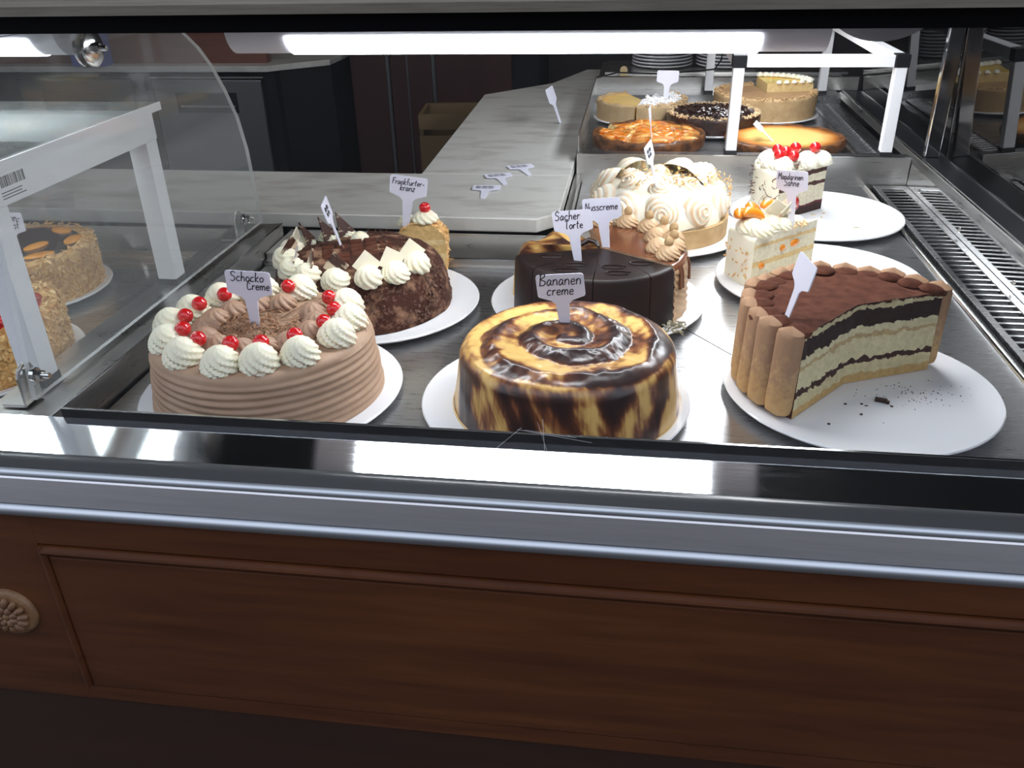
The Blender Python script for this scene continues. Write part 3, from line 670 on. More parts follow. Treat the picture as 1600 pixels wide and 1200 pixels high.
for zz in (.033, .036, .039): bcb.box(dx + .0149, dx + .0151, .008, .046 - random.random() * .01, H - zz - .0005, H - zz + .0005)
obj('barcode', bcb, 'ink', st)

# ---------------------------------------------------------------- marble worktop behind
wt = thing('marble_worktop', 'grey veined marble worktop behind the tray, turning back beside the tarts', 'worktop', (-.42, 1.68, .02))
M0 = Matrix.Translation((.42, -1.68, -.02))
o1 = obj('slab', B().prism([(-1.45, 1.386), (-.157, 1.386), (-.122, 1.425), (-.122, 1.6675), (-1.45, 1.6675)], 'z', .0203, .0447, 0, M0), 'marble', wt, bevel=.002)
o2 = obj('slab', B().prism([(-.42, 1.6685), (-.122, 1.6685), (-.122, 3.04), (-.17, 3.04), (-.262, 2.76), (-.44, 2.56)], 'z', .0203, .0447, 0, M0), 'marble', wt, bevel=.002)
wb = thing('worktop_cabinet', 'dark cabinet carrying the marble worktop', 'cabinet', (-.9, 1.5, -.85))
obj('body', B().box(-.5, .46, .01 - .0, .15, 0, .869), 'black_plastic', wb)
obj('side_body', B().box(.50, .775, .17, 1.0, 0, .869), 'black_plastic', wb)

# ---------------------------------------------------------------- plates
def plate_mesh(R=.15, h=.012):
    k = R / .15
    pr = [(0, h - .0035), (.118 * k, h - .0035), (.132 * k, h - .0028), (.146 * k, h - .0004), (.149 * k, h), (.1502 * k, h - .0012), (.1495 * k, h - .003), (.140 * k, h - .0065), (.112 * k, h - .0095), (.105 * k, 0), (.100 * k, 0), (.098 * k, h - .0085), (0, h - .0085)]
    return B().lathe(pr, 96).mesh('cake_plate', 'plate', 40)
PM = plate_mesh(); PT = plate_mesh(.14)
PZ = .0088           # where a cake's foot rests above the tray
def plate(x, y, label, z=.0003, me=None):
    o = link('cake_plate', me or PM, None, (x, y, z)); return tag(o, label, 'plate', 'white round cake plates')
plate(-.4048, .833, 'white round plate under the pale cake ringed with cherries')
plate(-.0758, .842, 'white round plate under the brown and yellow swirled banana cake')
plate(.2646, .9006, 'white round plate half covered by the cocoa topped ladyfinger cake')
plate(-.3588, 1.1008, 'white round plate under the chocolate cake with white chocolate squares')
plate(-.0428, 1.1338, 'white round plate under the dark glossy chocolate cake halves')
plate(.2802, 1.2425, 'white round plate under the slice topped with mandarins')
plate(.3289, 1.561, 'white plate, mostly empty, under the slice topped with five cherries')
plate(.0454, 1.4598, 'white round plate under the toasted meringue tart')
plate(-.902, 1.104, 'white plate under the dark topped nut cake in the left tray', .0003, plate_mesh(.118))

# ---------------------------------------------------------------- cake: mocha cream with cherries
ck = thing('chocolate_cream_cake', 'round pale brown cream cake ringed with white swirls and red cherries', 'cake', (-.407, .833, PZ))
hS = .076
def combed(a, r, z, q):
    if r > .115 and z < hS - .008:
        k = z / hS
        r += .0010 * math.sin(z * 760 + 3.0 * math.sin(a * 1 + .6) + .8 * math.sin(3 * a)) + .0006 * math.sin(z * 210 + 5 * a)
    return r, z
profS = [(0, hS), (.05, hS + .0005), (.09, hS), (.1155, hS - .0004), (.1195, hS - .003), (.1207, hS - .006)] + [(.1207 + .0095 * (1 - z / hS), z) for z in np.linspace(hS - .009, .001, 46)] + [(.1305, 0)]
N = 14; da = 360 / N
base_a = -68 - da / 2
for i in range(N):
    a = base_a + i * da
    if i == 5: continue        # the slice already sold
    o = obj('slice', sector(profS, a + .008, a + da - .008, 10, None, 1, .0012, combed, 12, 8), ['schoko_icing', 'schoko_cut'], ck, smooth=50)
ra = [rosette(.0230, .029, 9, 2.6, .24), rosette(.0225, .028, 10, 2.3, .26)]
rw = [r.mesh('cream_rosette', 'white_cream', 50) for r in ra]
rm_ = [rosette(.0185, .018, 9, 1.0, .28).mesh('mocha_rosette', 'mocha_cream', 50)]
chm = blob(.0088, .95).mesh('cherry', 'cherry', 60)
for i in range(N):
    if i == 5: continue
    a = R_(base_a + (i + .5) * da + random.uniform(-2, 2)); r = .099 + random.uniform(-.002, .002)
    link('cream_rosette', rw[i % 2], ck, (r * math.cos(a), r * math.sin(a), hS - .001), (random.uniform(-.1, .1), .16, a + random.uniform(-.3, .3)))
    r3 = .0810 + random.uniform(-.002, .002)
    link('cherry', chm, ck, (r3 * math.cos(a + .05), r3 * math.sin(a + .05), hS + .0195), (random.uniform(-.5, .5), random.uniform(-.5, .5), 0))
    r4 = .0620; a4 = a + .08
    link('mocha_rosette', rm_[0], ck, (r4 * math.cos(a4), r4 * math.sin(a4), hS - .001), (0, 0, random.random() * 6))
sp = [p for p in ring_pts(520, 0, .056, (hS + .0002, hS + .0025)) if not (R_(0) < (math.atan2(p[0][1], p[0][0]) - R_(base_a + 5 * da)) % (2 * PI) < R_(da))]
stuff(obj('chocolate_shavings', flakes(sp, (.007, .018), curl=True, wide=.32, tilt=.5), 'shavings', ck))
stuff(obj('chocolate_shavings', flakes([p for p in ring_pts(34, .104, .118, hS + .0008) if not 40 < (math.degrees(math.atan2(p[0][1], p[0][0]))) < 75], (.006, .014), curl=True, wide=.3), 'shavings', ck))

# ---------------------------------------------------------------- cake: banana cream with a spiral top
ck = thing('banana_cream_cake', 'round glazed yellow cake smeared with dark brown and a raised spiral top', 'cake', (-.0625, .842, PZ))
NA, hB = 420, .079
ss = np.concatenate([np.linspace(0, .100, 64), np.linspace(.101, .126, 14)[1:], np.linspace(.128, .200, 40)])
prof = []
for s_ in ss:
    if s_ < .100: prof.append((s_, hB - .004 * (s_ / .1) ** 3))
    elif s_ < .1265:
        t = (s_ - .100) / .0265 * PI / 2; prof.append((.100 + .0185 * math.sin(t), hB - .004 - .0185 * (1 - math.cos(t))))
    else:
        t = (s_ - .1265) / (.2 - .1265); prof.append((.1185 + .0085 * t, (hB - .0225) * (1 - t)))
th = np.linspace(0, 2 * PI, NA, endpoint=False); A, Sg = np.meshgrid(th, ss, indexing='ij')
Pr = np.array([p[0] for p in prof])[None, :] + 0 * A; Pz = np.array([p[1] for p in prof])[None, :] + 0 * A
ux, uy = np.cos(A), np.sin(A)
pitch_ = .042; X0 = Pr * ux; Y0 = Pr * uy
ph = Sg / pitch_ - A / (2 * PI) + .25 + .34 * (fbm(3 + 13 * X0, 3 + 13 * Y0, 3) - .5) * 2
fr_ = ph - np.floor(ph)
ridge = np.where(fr_ < .62, (fr_ / .62) ** 1.6, ((1 - fr_) / .38) ** .8)          # gentle slope up, steep fold down
top_m = np.clip((.112 - Sg) / .02, 0, 1) * np.clip(Sg / .022 - .1, 0, 1)
lump = fbm(8 + 60 * Pr * ux, 8 + 60 * Pr * uy, 21)
dz = top_m * (.0080 * ridge * (.45 + .9 * fbm(4 + 18 * X0, 4 + 18 * Y0, 27)) - .0035 + .005 * (lump - .5))
sidem = 1 - np.clip((.135 - Sg) / .02, 0, 1)
dr = sidem * (.003 * (fbm(4 + 2.5 * ux, 4 + 2.5 * uy + Sg * 3, 33) - .5) + .0012 * (fbm(9 + 9 * ux, 9 + 9 * uy + Sg * 18, 35) - .5))
X = (Pr + dr) * ux; Y = (Pr + dr) * uy; Z = Pz + dz
# brown smears: along the folds on top, in tall patches round the side
u_ = A / (2 * PI) * 16
brush = fbm(9 + 170 * X + 90 * Z, 9 + 170 * Y - 60 * Z, 51, 4)
streak = fbm(9 + 60 * ux + 20 * Z, 9 + 60 * uy - 20 * Z, 53, 3)
topmask = .62 * np.clip((fr_ - .42) / .16, 0, 1) * np.clip((1.04 - fr_) / .1, .3, 1) + 1.7 * (fbm(5 + 20 * X, 5 + 20 * Y, 41) - .44) + .30 * np.exp(-((Sg - .110) / .010) ** 2)
patch = fbm(7 + 4.2 * ux - 9 * Sg, 7 + 4.2 * uy + 9 * Sg, 61, 3)
deg = np.degrees(A); deg = np.where(deg > 180, deg - 360, deg) + 90 * (Sg - .16) * 2
spots = 0 * A
for c_, wd_, st_ in ((-150, 9, 1.0), (-126, 9, .7), (-103, 10, .62), (-66, 11, 1.0), (-36, 12, 1.2), (-6, 10, .8), (25, 12, 1), (60, 12, .9), (95, 10, 1), (135, 12, 1), (172, 9, .8)):
    spots = spots + st_ * np.exp(-(((deg - c_ + 180) % 360 - 180) / wd_) ** 2)
sidemask = spots * (.35 + 1.5 * (patch - .15)) + 2.2 * (patch - .52) + .25 * np.exp(-((Sg - .122) / .008) ** 2)
w_ = np.clip((Sg - .110) / .014, 0, 1)
mask = (1 - w_) * topmask + w_ * sidemask + .65 * (brush - .5) + .35 * (streak - .5) * w_
mask = np.clip(mask, 0, 1)
stops = np.array([0, .18, .38, .62, 1.0]); cols = np.array([(.76, .48, .155), (.58, .33, .10), (.25, .085, .028), (.075, .023, .012), (.026, .010, .009)])
col = np.stack([np.interp(mask, stops, cols[:, k]) for k in range(3)], -1)
b = B(); ns = len(ss)
idx = np.arange(NA * ns).reshape(NA, ns); nx_ = np.roll(idx, -1, 0)
b.v = [tuple(p) for p in np.stack([X, Y, Z], -1).reshape(-1, 3)]
b.f = [[int(q) for q in f] for f in np.stack([idx[:, :-1], nx_[:, :-1], nx_[:, 1:], idx[:, 1:]], -1).reshape(-1, 4)]
b.m = [0] * len(b.f); b.col = col.reshape(-1, 3)
obj('cake_body', b, 'banana_glaze', ck, smooth=70)
# base disc of the cake
obj('cake_base', B().lathe([(.1275, .0025), (.1285, .0018), (.1285, 0), (0, 0)], 64), 'sponge', ck, smooth=40)

# ---------------------------------------------------------------- cake: cocoa dusted ladyfinger cake
TC = (.251, .907)
ck = thing('ladyfinger_cake', 'cocoa dusted cream cake half gone, walled with ladyfinger biscuits', 'cake', (TC[0], TC[1], PZ))
hT = .098
def wobble(a, r, z, q):
    if z > hT - .02 and r > .02: z += .0025 * math.sin(5 * a + 1) * (r / .12) ** 2 + .0015 * math.sin(17 * a) * (r / .12) ** 4
    return r, z
profT = [(0, hT), (.03, hT), (.06, hT), (.085, hT + .0005), (.100, hT - .001), (.108, hT - .003), (.111, hT - .007), (.113, .0005)]
obj('cake_body', sector(profT, 24, 231, 60, [0, 0, 0, 0, 0, 0, 0], 1, .0020, wobble, 26, 22), ['cocoa', 'tiramisu_cut'], ck, smooth=50)
def finger():
    b = B(); L, n, k = .106, 16, 16; vs = []; fs = []
    for i in range(n + 1):
        t = i / n; z = L * t; e = min(t, 1 - t) * L
        w = .0152 * math.sqrt(max(0, 1 - max(0, 1 - e / .011) ** 2)); d = .0092 * math.sqrt(max(0, 1 - max(0, 1 - e / .009) ** 2))
        w = max(w, .0004); d = max(d, .0004)
        for q in range(k):
            a = 2 * PI * q / k; c, s_ = math.cos(a), math.sin(a)
            vs.append((d * math.copysign(abs(c) ** .75, c), w * math.copysign(abs(s_) ** .75, s_), z))
    for i in range(n):
        for q in range(k): fs.append((i * k + q, i * k + (q + 1) % k, (i + 1) * k + (q + 1) % k, (i + 1) * k + q))
    fs += [list(range(k))[::-1], [n * k + q for q in range(k)]]
    return b.add(vs, fs)
fm = finger().mesh('ladyfinger', 'ladyfinger', 50)
cocm = None
for i in range(15):
    a = R_(31.5 + i * 13.72); r = .1190
    zt = random.uniform(-.004, .003)
    f = link('ladyfinger', fm, ck, (r * math.cos(a), r * math.sin(a), .0005), (random.uniform(-.025, .025), -.03 + random.uniform(-.03, .03), a), (1, 1, 1 + zt * 4))
    cb_ = blob(1, 1, 14, 8, 0); s1, s2, s3 = .0185 + random.uniform(-.003, .003), .0150, .0060
    cb_.v = [(x * s1 + random.uniform(-.0006, .0006), y * s2 + random.uniform(-.0006, .0006), z * s3) for x, y, z in cb_.v]
    obj('cocoa_cap', cb_, 'cocoa', f, (-.0090, 0, .0962), (0, .16, 0), 60)
cr = B()
for p, n in [(p, n) for p, n in ring_pts(38, .015, .10, .0005)]:
    a = math.degrees(math.atan2(p[1], p[0]))
    if -110 < a < 20:
        s_ = random.choice((.0005, .0006, .0008, .0013)); cr.box(p[0] - s_, p[0] + s_, p[1] - s_ * .6, p[1] + s_ * .6, .0002, .0002 + s_, 0, None)
for _ in range(90):
    x = random.gauss(.060, .035); y = random.gauss(-.012, .016); s_ = random.uniform(.0002, .0006)
    if math.degrees(math.atan2(y, x)) < 15 and x > .01: cr.box(x - s_, x + s_, y - s_, y + s_, .0002, .0002 + s_)
o = obj('cake_crumbs', cr, 'crumb_dark', None, (TC[0], TC[1], PZ)); stuff(tag(o, 'dark cake crumbs scattered on the plate in front of the ladyfinger cake', 'crumbs'))
o = obj('cake_crumb', B().box(-.007, .006, -.003, .0025, 0, .0045).box(.004, .0085, -.004, .0015, 0, .003), 'crumb_dark', None, (.283, .868, PZ + .0002), (0, 0, -.3), bevel=.001); tag(o, 'largest dark brown crumb on the plate of the ladyfinger cake', 'crumb')

# ---------------------------------------------------------------- cake: chocolate flake cake with white chocolate squares
ck = thing('chocolate_flake_cake', 'domed chocolate cake with cocoa flakes, white swirls and chocolate squares', 'cake', (-.375, 1.100, PZ))
profH = [(0, .078), (.03, .0785), (.06, .0780), (.080, .0760), (.095, .0715), (.106, .0640), (.114, .0540), (.120, .0380), (.1245, .0180), (.126, .0004)]
def bumpy(a, r, z, q): return r + .0015 * math.sin(7 * a + q) * (r > .05), z + .0012 * math.sin(9 * a + 2 * q) * (r > .01)
obj('cake_body', sector(profH, -190, 96, 84, None, 1, .002, bumpy, 20, 14), ['herren_top', 'dark_cut'], ck, smooth=60)
pts = side_pts(900, .1215, .006, .044, -190, 96)
pts = []
for _ in range(1500):
    a = random.uniform(-190, 96); z = random.uniform(.003, .062); r = np.interp(z, [0, .018, .038, .054, .064], [.126, .1245, .120, .114, .106]) + .0004
    pts.append(((r * math.cos(R_(a)), r * math.sin(R_(a)), z), (math.cos(R_(a)), math.sin(R_(a)), .2)))
stuff(obj('chocolate_flakes', flakes(pts, (.003, .009), .0004, tilt=.6), 'herren_flakes', ck))
gl_ = B()
for k in range(-3, 4):
    for q in range(-3, 4):
        if random.random() < .8 and (k * .02) ** 2 + (q * .02) ** 2 < .0027 and not (k < 0 and q > 1):
            gl_.box(k * .0200 - .0085, k * .0200 + .0085, q * .0185 - .0075, q * .0185 + .0075, .074, .0792 + random.uniform(0, .0012))
stuff(obj('chocolate_patches', gl_, 'cocoa', ck, (.0, -.005, 0), (0, 0, .35), bevel=.0015))
rv = [rosette(.0175, .023, 8, 1.8, .24).mesh('cream_rosette', 'white_cream', 50), rosette(.0180, .021, 9, 2.4, .22).mesh('cream_rosette', 'white_cream', 50)]
sqm = B().box(-.0135, .0135, -.001, .001, -.0135, .0135).mesh('white_chocolate_square', 'white_choc')
sqd = B().box(-.0135, .0135, -.001, .001, -.0135, .0135).mesh('marbled_chocolate_square', 'marbled_choc')
trd = B().prism([(-.013, 0), (.013, 0), (.004, .036)], 'y', -.0011, .0011).mesh('marbled_chocolate_triangle', 'marbled_choc')
hs = [(-22, .098, 0), (-45, .100, 0), (-66, .100, 0), (-90, .102, 1), (-114, .100, 1), (-137, .098, 1), (-160, .098, 1), (-182, .098, 0)]
for i, (a, r, kd) in enumerate(hs):
    a = R_(a); z = .066
    link('cream_rosette', rv[i % 2], ck, (r * math.cos(a), r * math.sin(a), z), (0, .35, a), (1.15, 1.15, 1.1))
    o = link('white_chocolate_square' if not kd else 'marbled_chocolate_square', sqd if kd else sqm, ck, ((r - .006) * math.cos(a), (r - .006) * math.sin(a), z + .0215), (random.uniform(-.5, -.2), R_(38 + random.uniform(-12, 12)), a + 1.0 + random.uniform(-.5, .5)))
    part_label(o, 'marbled brown and white chocolate square' if kd else 'white chocolate square')
# the remaining slice standing at the back left, with dark marbled triangles
o = obj('slice', sector([(0, .070), (.06, .072), (.095, .068), (.110, .058), (.121, .03), (.124, .0004)], 112, 166, 16, None, 1, .002, None, 12, 8), ['herren_top', 'dark_cut'], ck, (-.004, .004, 0), smooth=60)
for a, r, hh in ((158, .096, .066), (137, .090, .066), (118, .094, .066), (104, .05, .07)):
    a_ = R_(a); link('cream_rosette', rv[1], ck, (r * math.cos(a_), r * math.sin(a_), hh), (0, .2, a_), (.85, .85, .8))
    if a > 104: part_label(link('marbled_chocolate_triangle', trd, ck, ((r - .01) * math.cos(a_), (r - .01) * math.sin(a_), hh + .008), (.3, .2, a_ + 1.9)), 'dark marbled chocolate triangle')
stuff(obj('chocolate_flakes', flakes(ring_pts(120, .02, .085, (.0765, .080), -190, 96), (.005, .012), .0004, curl=True, wide=.5), 'herren_flakes', ck))

# ---------------------------------------------------------------- almond cream slice
ck = thing('almond_ring_slice', 'upright almond crusted cream slice topped with one red cherry', 'cake slice', (-.316, 1.234, PZ), .10)
pf = [(-.037, .0)] + [(.0375 * math.cos(a), .046 + .033 * math.sin(a)) for a in np.linspace(PI, 0, 18)] + [(.037, 0)]
pf = [(x + random.uniform(-.001, .001), z + random.uniform(-.0008, .0008)) for x, z in pf]; pf[0] = (-.036, 0); pf[-1] = (.036, 0)
obj('cake_body', B().prism(pf, 'y', -.017, .022, [0, 0] + [1] * len(pf)), ['frank_cut', 'krokant'], ck)
pts = []
for _ in range(260):
    i = random.randrange(1, len(pf) - 1); t = random.random(); x = pf[i][0] * (1 - t) + pf[min(i + 1, len(pf) - 1)][0] * t; z = pf[i][1] * (1 - t) + pf[min(i + 1, len(pf) - 1)][1] * t
    pts.append(((x, random.uniform(-.019, .024), z), (x, 0, max(z - .046, 0) + .001)))
stuff(obj('almond_flakes', flakes(pts, (.005, .011), .0007, tilt=.8), 'almond', ck))
rk = rosette(.022, .019, 10, 1.2, .2).mesh('cream_rosette', 'white_cream', 50)
link('cream_rosette', rk, ck, (.006, -.002, .0765)); link('cream_rosette', rk, ck, (-.024, .014, .068), (0, -.3, 0), (.75, .75, .8))
link('cherry', chm, ck, (.007, -.004, .0985))

# ---------------------------------------------------------------- the shared plate: dark cake, nut cream cake, banana piece
SC = (-.040, 1.128)
hD = .078
ck = thing('dark_chocolate_cake', 'dark glossy chocolate glazed cake part, cut in wedges, facing the front', 'cake', (SC[0], SC[1], PZ))
prD = [(0, hD), (.04, hD), (.08, hD), (.112, hD - .0002), (.1165, hD - .002), (.119, hD - .006), (.1215, .0004)]
for a0, a1 in ((197, 225), (225.6, 268), (268.6, 305), (305.6, 326)):
    o = obj('slice', sector(prD, a0, a1, 18, None, 1, .0008, None, 8, 6), ['sacher_glaze', 'dark_cut' if False else 'sacher_glaze'], ck, smooth=45)
orn = B()
for a, r in ((211, .075), (246, .075), (246, .098), (286, .075), (286, .098), (315, .08)):
    x, y = r * math.cos(R_(a)), r * math.sin(R_(a)); L = []
    for k in range(26):
        t = k / 25 * 2 * PI; L.append((x + .017 * math.cos(t + .4) * (1 - .25 * k / 25), y + .007 * math.sin(t + .4) * (1 - .25 * k / 25), hD + .0006))
    orn.tube(L, .0010, 5)
obj('icing_loops', orn, 'sacher_glaze', ck, smooth=60)
obj('chocolate_curl', B().tube([(0, 0, 0), (.012, .004, .006), (.022, 0, .004), (.026, -.006, .0)], [.003, .004, .0035, .002], 8), 'dark_choc', ck, (-.028, .006, hD + .002), smooth=60)
ck = thing('nut_cream_cake', 'milk chocolate glazed cake part with ribbed beige sides and nut swirls', 'cake', (SC[0] + .001, SC[1] + .001, PZ))
def ribs(a, r, z, q):
    if r > .11 and z < hD - .006: r += .0013 * math.sin(z * 620 + a * 30)
    return r, z
prN = [(0, hD + .002), (.05, hD + .002), (.09, hD + .002), (.113, hD + .0015), (.117, hD - .001), (.1185, hD - .006)] + [(.1185 + .003 * (1 - z / hD), z) for z in np.linspace(hD - .010, .0004, 24)]
obj('cake_body', sector(prN, -33.5, 100, 44, [0] * 5 + [2] * 40, 1, .001, ribs, 12, 8), ['milk_glaze', 'schoko_cut', 'nut_cream'], ck, smooth=45)
rn = rosette(.0175, .020, 9, 2.4, .22).mesh('nut_cream_rosette', 'nut_cream', 50)
hz = blob(.0062, 1.15).mesh('hazelnut', 'crust', 60)
for i, (a, r) in enumerate(((92, .100), (70, .102), (50, .101), (32, .101), (14, .101), (-4, .098), (-22, .097), (-8, .078), (24, .082))):
    a = R_(a); link('nut_cream_rosette', rn, ck, (r * math.cos(a), r * math.sin(a), hD + .001), (0, 0, i * 1.3))
    if i < 7: link('hazelnut', hz, ck, (r * math.cos(a), r * math.sin(a), hD + .0235))
for a in (-28, -24.5, -8): part_label(obj('glaze_drip', B().tube([(.1172 * math.cos(R_(a)), .1172 * math.sin(R_(a)), hD - .003), (.1212 * math.cos(R_(a)), .1212 * math.sin(R_(a)), hD - .012), (.1222 * math.cos(R_(a)), .1222 * math.sin(R_(a)), hD - .034)], [.002, .0018, .0024], 6), 'milk_glaze', ck, smooth=60), 'chocolate glaze drip')
ck = thing('banana_cake_piece', 'small piece of yellow and brown swirled cake behind the dark cake', 'cake slice', (SC[0] - .003, SC[1] + .006, PZ))
prB = [(0, .070), (.02, .071), (.04, .072), (.06, .074), (.08, .076), (.098, .074), (.110, .066), (.116, .054), (.119, .03), (.121, .0004)]
bb = sector(prB, 118, 178, 30, None, 0, .001, lambda a, r, z, q: (r, z + (.005 * math.sin(8 * a + r * 90) if z > .06 else 0)), 12, 10)
V = np.array(bb.v); mk = np.clip(2.6 * (fbm(5 + 40 * V[:, 0] + 20 * V[:, 2], 5 + 40 * V[:, 1], 71) - .40) + .7 * (fbm(3 + 200 * V[:, 0], 3 + 200 * V[:, 1], 75) - .5), 0, 1)
bb.col = np.stack([np.interp(mk, stops, cols[:, k]) for k in range(3)], -1); obj('cake_body', bb, 'banana_glaze', ck, smooth=60)
sd = flakes(ring_pts(46, 0, .017, (.001, .009)), (.006, .011), .0014, wide=.45, tilt=.7)
o = obj('pumpkin_seeds', sd, 'seeds', None, (.062, 1.037, PZ)); stuff(tag(o, 'small heap of grey green seeds at the foot of the dark chocolate cake', 'seeds'))

# ---------------------------------------------------------------- meringue tart
ck = thing('meringue_tart', 'tart with tall toasted white meringue swirls and almond flakes', 'tart', (.045, 1.460, PZ))
obj('crust', sector([(0, .030), (.112, .030), (.1165, .032), (.1195, .031), (.119, .0004)], 0, 360, 72, None), ['crust'], ck, smooth=40)
obj('meringue_base', sector([(0, .086), (.05, .085), (.085, .078), (.102, .062), (.108, .045), (.110, .0305)], 0, 360, 64, None, 0, 0, lambda a, r, z, q: (r * (1 + .02 * math.sin(9 * a)), z + .003 * math.sin(7 * a + 3 * q) * (r > .01))), ['ivory_cream'], ck, smooth=60)
def rose(R=.030, Hh=.026, seed=0):
    nr_, na_ = 40, 60; r = np.linspace(0, 1, nr_); a = np.linspace(0, 2 * PI, na_, endpoint=False); A_, Rr = np.meshgrid(a, r, indexing='ij')
    ph = Rr * 4.6 - A_ / (2 * PI); f = ph - np.floor(ph); rd = np.sin(np.clip(f, 0, 1) * PI) ** .6
    h = Hh * (1 - Rr ** 2.2) ** .8 * (.55 + .45 * 1) + .0055 * rd * np.clip(1.1 - Rr, 0, 1) * np.clip(Rr * 5, .3, 1)
    h = np.where(Rr > .99, 0, h)
    rr = R * Rr * (1 + .03 * np.sin(3 * A_ + seed))
    b = B(); idx = np.arange(na_ * nr_).reshape(na_, nr_); n2 = np.roll(idx, -1, 0)
    b.v = [tuple(p) for p in np.stack([rr * np.cos(A_), rr * np.sin(A_), h], -1).reshape(-1, 3)]
    b.f = [[int(q) for q in ff] for ff in np.stack([idx[:, :-1], n2[:, :-1], n2[:, 1:], idx[:, 1:]], -1).reshape(-1, 4)]; b.m = [0] * len(b.f)
    t = np.clip((rd - .62) * 2.2, 0, 1) * np.clip(.25 + .9 * fbm(5 + 2 * np.cos(A_) + 2 * Rr, 5 + 2 * np.sin(A_), seed + 81), 0, 1)
    t = np.clip(t, 0, 1)[..., None]; c = np.array((.90, .87, .76)) * (1 - t) + np.array((.70, .42, .17)) * t
    b.col = c.reshape(-1, 3); return b.mesh('meringue_swirl', 'meringue', 70)
rs = [rose(seed=k) for k in range(3)]
def put_rose(a, r, z, el, s=1.0, k=0):
    d = Vector((math.cos(R_(a)) * math.cos(R_(el)), math.sin(R_(a)) * math.cos(R_(el)), math.sin(R_(el))))
    q = d.to_track_quat('Z', 'Y').to_euler()
    link('meringue_swirl', rs[k % 3], ck, (r * math.cos(R_(a)), r * math.sin(R_(a)), z), q, (s, s, s))
for i in range(10): put_rose(-160 + i * 36 , .090, .054, 14, 1.08, i)
for i in range(6): put_rose(-170 + i * 60 + 20, .052, .070, 62, .95 if i != 3 else .7, i)
put_rose(168, .080, .072, 25, 1.0, 2); put_rose(128, .075, .078, 30, 1.1, 1); put_rose(60, .07, .076, 40, 1.15, 0); put_rose(20, .07, .078, 45, 1.15, 2)
pts = ring_pts(60, .0, .07, (.088, .098)) + [((x + .055, y, z + .006), n) for (x, y, z), n in ring_pts(70, 0, .05, (.082, .094))]
pts += side_pts(60, .118, .05, .09, -20, 60)
stuff(obj('almond_flakes', flakes(pts, (.006, .012), .0008, tilt=.9), 'almond', ck))

# ---------------------------------------------------------------- cherry slice
CC = (.345, 1.600)
ck = thing('cherry_cream_slice', 'layered cream slice with chocolate curls topped with five red cherries', 'cake slice', (CC[0], CC[1], PZ))
prC = [(0, .086), (.06, .086), (.12, .0855), (.125, .082), (.1268, .076), (.1268, .0004)]
obj('cake_body', sector(prC, 168, 223, 18, None, 1, .0018, None, 18, 16), ['ivory_cream', 'cherry_cut'], ck, smooth=50)
jl = blob(1, .8, 14, 9, 0); a = R_(223); jl.v = [(x * .015, y * .006, z * .018) for x, y, z in jl.v]
part_label(obj('cherry_filling', jl, 'red_jelly', ck, (.085 * math.cos(a) + .002, .085 * math.sin(a) - .002, .024), (0, 0, a), 60), 'dark red cherry filling')
rc = rosette(.022, .024, 10, 1.4, .2).mesh('cream_rosette', 'ivory_cream', 50)
for a, r in ((212, .102), (198, .106), (183, .104), (205, .075), (190, .070), (214, .05), (195, .04), (205, .015)):
    link('cream_rosette', rc, ck, (r * math.cos(R_(a)), r * math.sin(R_(a)), .084), (0, 0, a))
for a, r, z in ((196, .098, .112), (203, .088, .110), (208, .106, .108), (216, .086, .106), (190, .062, .112), (197, .028, .112)):
    link('cherry', chm, ck, (r * math.cos(R_(a)), r * math.sin(R_(a)), z + .001), (.3, .2, a), (1.12, 1.12, 1.12))
stuff(obj('chocolate_curls', flakes(side_pts(46, .1275, .006, .075, 168, 223), (.008, .018), curl=True, wide=.4), 'herren_flakes', ck))
stuff(obj('chocolate_curls', flakes([((x, y, z), n) for (x, y, z), n in ring_pts(16, .01, .1, .092, 214, 226)], (.012, .024), curl=True, wide=.3), 'herren_flakes', ck))
cr = B()
for p, n in ring_pts(9, .02, .10, .0003, -70, 20): cr.box(p[0] - .002, p[0] + .002, p[1] - .001, p[1] + .001, .0002, .0012)
o = obj('cake_crumbs', flakes([((.06, -.10, .0006), (0, 0, 1)), ((.0, -.03, .0006), (0, 0, 1)), ((.012, -.045, .0006), (0, 0, 1)), ((.02, -.02, .0006), (0, 0, 1))], (.008, .012), .0008, tilt=.1), 'nut_crumb', None, (CC[0] - .02, CC[1] - .01, PZ)); stuff(tag(o, 'few pale crumbs on the empty half of the plate beside the cherry slice', 'crumbs'))

# ---------------------------------------------------------------- mandarin slice
MC = (.276, 1.288)
ck = thing('mandarin_cream_slice', 'pale cream slice topped with orange mandarin segments and white chocolate', 'cake slice', (MC[0], MC[1], PZ))
prM = [(0, .076), (.07, .076), (.13, .0755), (.136, .073), (.138, .068), (.138, .0004)]
obj('cake_body', sector(prM, 196, 223, 14, None, 1, .0012, None, 20, 14), ['ivory_cream', 'mandarin_cut'], ck, smooth=50)
rM = rosette(.021, .024, 10, 1.8, .22).mesh('cream_rosette', 'white_cream', 50)
for a, r, s in ((209, .118, 1.1), (201, .112, .95), (218, .116, .95), (209, .085, 1), (216, .070, .8), (204, .060, .8), (210, .040, .7)):
    link('cream_rosette', rM, ck, (r * math.cos(R_(a)), r * math.sin(R_(a)), .073), (0, 0, a), (s, s, s * .9))
def segment():
    b = B(); pts = [(.014 * math.cos(t), .014 * math.sin(t) - .006, 0) for t in np.linspace(.35, PI - .35, 9)]
    return b.tube(pts, [.001, .0042, .0058, .0066, .0068, .0066, .0058, .0042, .001], 10)
sgm = segment().mesh('mandarin_segment', 'mandarin', 60)
